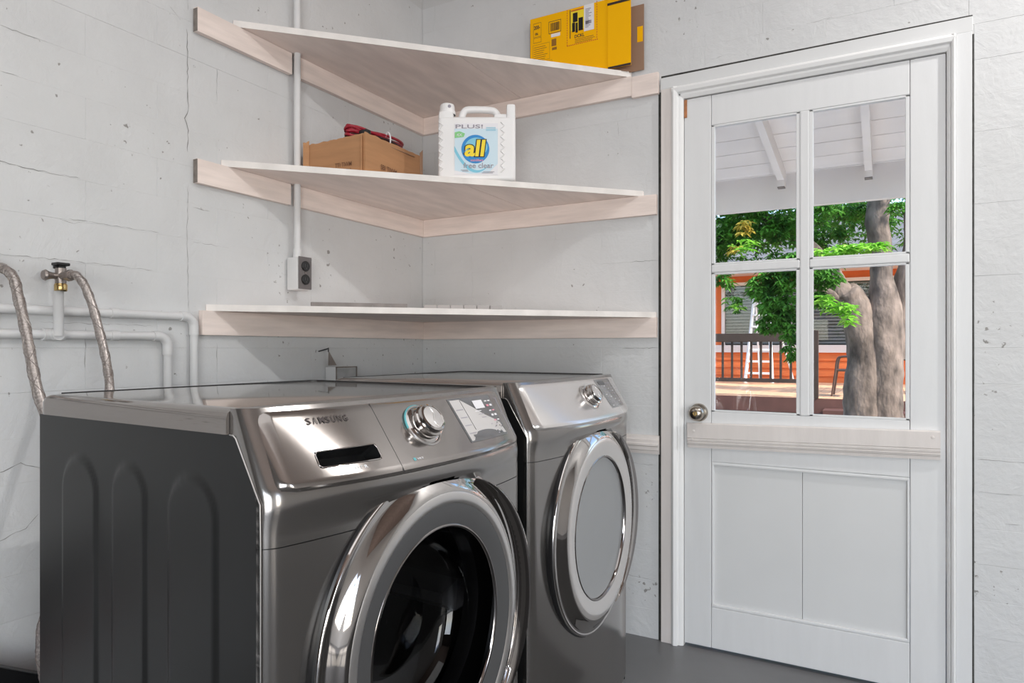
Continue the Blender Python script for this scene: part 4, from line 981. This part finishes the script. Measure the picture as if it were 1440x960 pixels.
# patio armchair
ch = thing('patio_armchair', 'thin framed brown patio armchair on the deck beside the trunk', 'chair', (1.45, 9.35, .34))
for s_ in (0, .5):
    build('side_frame', MB().tube(smoothpts([(1.12, 9.05+s_, .356), (1.17, 9.05+s_, .72), (1.20, 9.05+s_, .93), (1.28, 9.05+s_, .97), (1.55, 9.05+s_, .96), (1.62, 9.05+s_, .90)], 5), .015, 8), 'chairm', ch)
    build('leg', MB().tube([(1.40, 9.05+s_, .78), (1.58, 9.05+s_, .356)], .014, 8), 'chairm', ch)
    build('leg', MB().tube([(1.62, 9.05+s_, .356), (1.60, 9.05+s_, .8), (1.72, 9.05+s_, 1.25)], .014, 8), 'chairm', ch)
build('seat', MB().box((1.16, 9.06, .74), (1.62, 9.54, .77), .01), 'chairm', ch)
build('backrest', MB().add([(1.60, 9.06, .78), (1.60, 9.54, .78), (1.72, 9.54, 1.24), (1.72, 9.06, 1.24), (1.62, 9.06, .78), (1.62, 9.54, .78), (1.74, 9.54, 1.24), (1.74, 9.06, 1.24)], [(0, 1, 2, 3), (7, 6, 5, 4), (0, 4, 5, 1), (1, 5, 6, 2), (2, 6, 7, 3), (3, 7, 4, 0)]), 'chairm', ch)
# tree
tr_ = thing('shade_tree', 'big forked tree trunk with hanging green leaves in front of the deck', 'tree', (1.76, 6.0, -.1))
def limb(pts, rad, nm='limb'):
    P = smoothpts(pts, 6); R_ = [lerp(rad[min(int(i/6), len(rad)-1)], rad[min(int(i/6)+1, len(rad)-1)], (i % 6)/6) for i in range(len(P))]
    mb = MB().tube(P, R_, 22)
    mb.v = [tuple(Vector(v)+Vector((1, 1, 0))*.05*noise.noise(Vector(v)*2.2)+Vector((1, -1, 0))*.018*noise.noise(Vector(v)*9)) for v in mb.v]
    return build(nm, mb, 'bark', tr_, smooth=80)
limb([(1.66, 6.0, -.15), (1.66, 6.0, .4), (1.65, 6.0, .9), (1.62, 6.0, 1.35), (1.54, 5.98, 1.62), (1.46, 5.9, 1.75)], [.27, .215, .19, .185, .16, .12], 'trunk')
limb([(1.83, 6.02, -.15), (1.83, 6.02, .4), (1.84, 6.02, .9), (1.84, 6.02, 1.4), (1.82, 6.0, 1.9), (1.79, 6.0, 2.4), (1.80, 6.05, 3.0), (1.8, 6.2, 3.9)], [.27, .215, .195, .18, .11, .125, .12, .08], 'trunk')
limb([(1.90, 6.15, 1.0), (2.02, 6.2, 1.6), (2.12, 6.2, 2.2), (2.2, 6.3, 3.0), (2.4, 6.4, 3.8)], [.17, .14, .12, .10, .06])
limb([(1.50, 5.98, 1.6), (1.36, 5.9, 1.82), (1.22, 5.8, 2.1), (.98, 5.8, 2.35), (.62, 5.7, 2.62), (.1, 5.6, 3.0)], [.15, .11, .085, .08, .06, .03])
limb([(1.45, 5.95, 1.62), (1.25, 5.7, 1.74), (1.10, 5.5, 1.86), (.9, 5.4, 1.95)], [.07, .05, .035, .015])
limb([(1.82, 6.0, 3.0), (1.2, 5.7, 3.3), (.5, 5.5, 3.3), (-.1, 5.3, 3.1)], [.08, .06, .04, .02])
def leaves(cl, m, name, parent, size=.075, seed=0, droop=.5):
    rnd = random.Random(seed); V = []; F = []
    for cx, cy_, cz_, rx, ry, rz2, n in cl:
        for _ in range(n):
            while True:
                p = Vector((rnd.uniform(-1, 1), rnd.uniform(-1, 1), rnd.uniform(-1, 1)))
                if .2 < p.length < 1: break
            tw = Vector((cx+p.x*rx, cy_+p.y*ry, cz_+p.z*rz2)); a0 = rnd.uniform(0, 2*PI)
            for k in range(rnd.randint(4, 6)):
                a = a0+k*2*PI/5+rnd.uniform(-.3, .3); L = size*rnd.uniform(.7, 1.25)
                d = Vector((math.cos(a), math.sin(a), -droop+rnd.uniform(-.35, .35))).normalized()
                s_ = d.cross(Vector((rnd.uniform(-.4, .4), rnd.uniform(-.4, .4), 1))).normalized()*L*.19
                b = len(V); mid = tw+d*L*.45+Vector((0, 0, L*.06))
                V += [tuple(tw), tuple(mid+s_), tuple(tw+d*L+Vector((0, 0, -L*.12))), tuple(mid-s_)]; F += [(b, b+1, b+2), (b, b+2, b+3)]
    return tag(build(name, MB().add(V, F), m, parent, fix=False), kind='stuff')

main_cl = [(.25, 6.6, 2.6, .5, .3, .35, 260), (.95, 6.8, 2.7, .5, .3, .3, 260), (1.55, 7.2, 2.75, .5, .3, .25, 200), (.7, 6.6, 2.2, .5, .3, .12, 120), (1.2, 6.9, 2.25, .3, .3, .14, 70),(0.21, 5.60, 2.47, 0.23, 0.16, 0.27, 180), (0.53, 5.60, 2.50, 0.26, 0.17, 0.26, 190), (0.84, 5.60, 2.45, 0.20, 0.14, 0.20, 140), (1.22, 5.40, 2.56, 0.23, 0.16, 0.17, 110),
 (1.26, 6.30, 2.40, 0.24, 0.17, 0.17, 90), (1.56, 6.40, 2.72, 0.29, 0.20, 0.10, 100), (0.09, 5.80, 2.29, 0.17, 0.12, 0.17, 80), (0.91, 5.00, 1.85, 0.21, 0.15, 0.16, 190), (0.86, 5.00, 1.58, 0.19, 0.14, 0.19, 200),
 (0.94, 5.00, 1.36, 0.13, 0.10, 0.16, 100), (1.00, 5.00, 1.13, 0.07, 0.06, 0.16, 44), (0.69, 5.00, 1.77, 0.12, 0.09, 0.17, 100), (0.74, 5.00, 1.38, 0.08, 0.06, 0.13, 44), (0.26, 5.20, 1.87, 0.14, 0.10, 0.11, 36),
 (0.39, 5.20, 1.61, 0.11, 0.08, 0.11, 20), (1.06, 4.90, 1.97, 0.16, 0.11, 0.12, 110), (1.28, 5.10, 1.84, 0.20, 0.14, 0.13, 120), (1.24, 5.10, 1.61, 0.11, 0.08, 0.09, 50), (1.97, 5.50, 2.55, 0.09, 0.06, 0.07, 20),
 (.5, 5.4, 2.9, .9, .5, .28, 520), (1.6, 6.2, 3.5, 1.6, 1.2, .5, 1000), (-.8, 5.8, 2.7, .7, .5, .6, 600)]
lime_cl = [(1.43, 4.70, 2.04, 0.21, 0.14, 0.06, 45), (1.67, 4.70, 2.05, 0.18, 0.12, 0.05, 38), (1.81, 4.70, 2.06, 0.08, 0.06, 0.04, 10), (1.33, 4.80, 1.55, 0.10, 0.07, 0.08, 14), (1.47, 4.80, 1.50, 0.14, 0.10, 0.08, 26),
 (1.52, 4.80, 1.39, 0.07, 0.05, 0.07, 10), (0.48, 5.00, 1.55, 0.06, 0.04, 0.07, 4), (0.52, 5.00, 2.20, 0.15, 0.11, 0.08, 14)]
gold_cl = [(0.51, 5.20, 2.41, 0.09, 0.07, 0.11, 16), (0.41, 5.20, 2.18, 0.09, 0.07, 0.06, 6)]
leaves(main_cl, 'leaf', 'foliage', tr_, .078, 1)
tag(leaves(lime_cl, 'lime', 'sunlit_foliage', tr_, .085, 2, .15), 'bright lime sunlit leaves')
tag(leaves(gold_cl, 'gold', 'golden_foliage', tr_, .08, 3), 'yellow autumn leaves')
bg = thing('background_trees', 'dark green trees closing the view behind the house and deck', 'trees', (1, 10, -.1))
leaves([(-2.2+1.35*i, 9.4+.5*(i % 2), 3.5, 1.0, .6, .95, 420) for i in range(6)]+[(-2.6+1.3*i, 11.5, 5.2, 1.1, .7, .9, 300) for i in range(8)], 'leaf', 'foliage', bg, .11, 5)
for i in range(3): build('trunk', MB().tube([(-2.0+3.2*i, 17.6, -.1), (-2.1+3.2*i, 17.7, 5)], [.2, .14], 12), 'bark', bg)
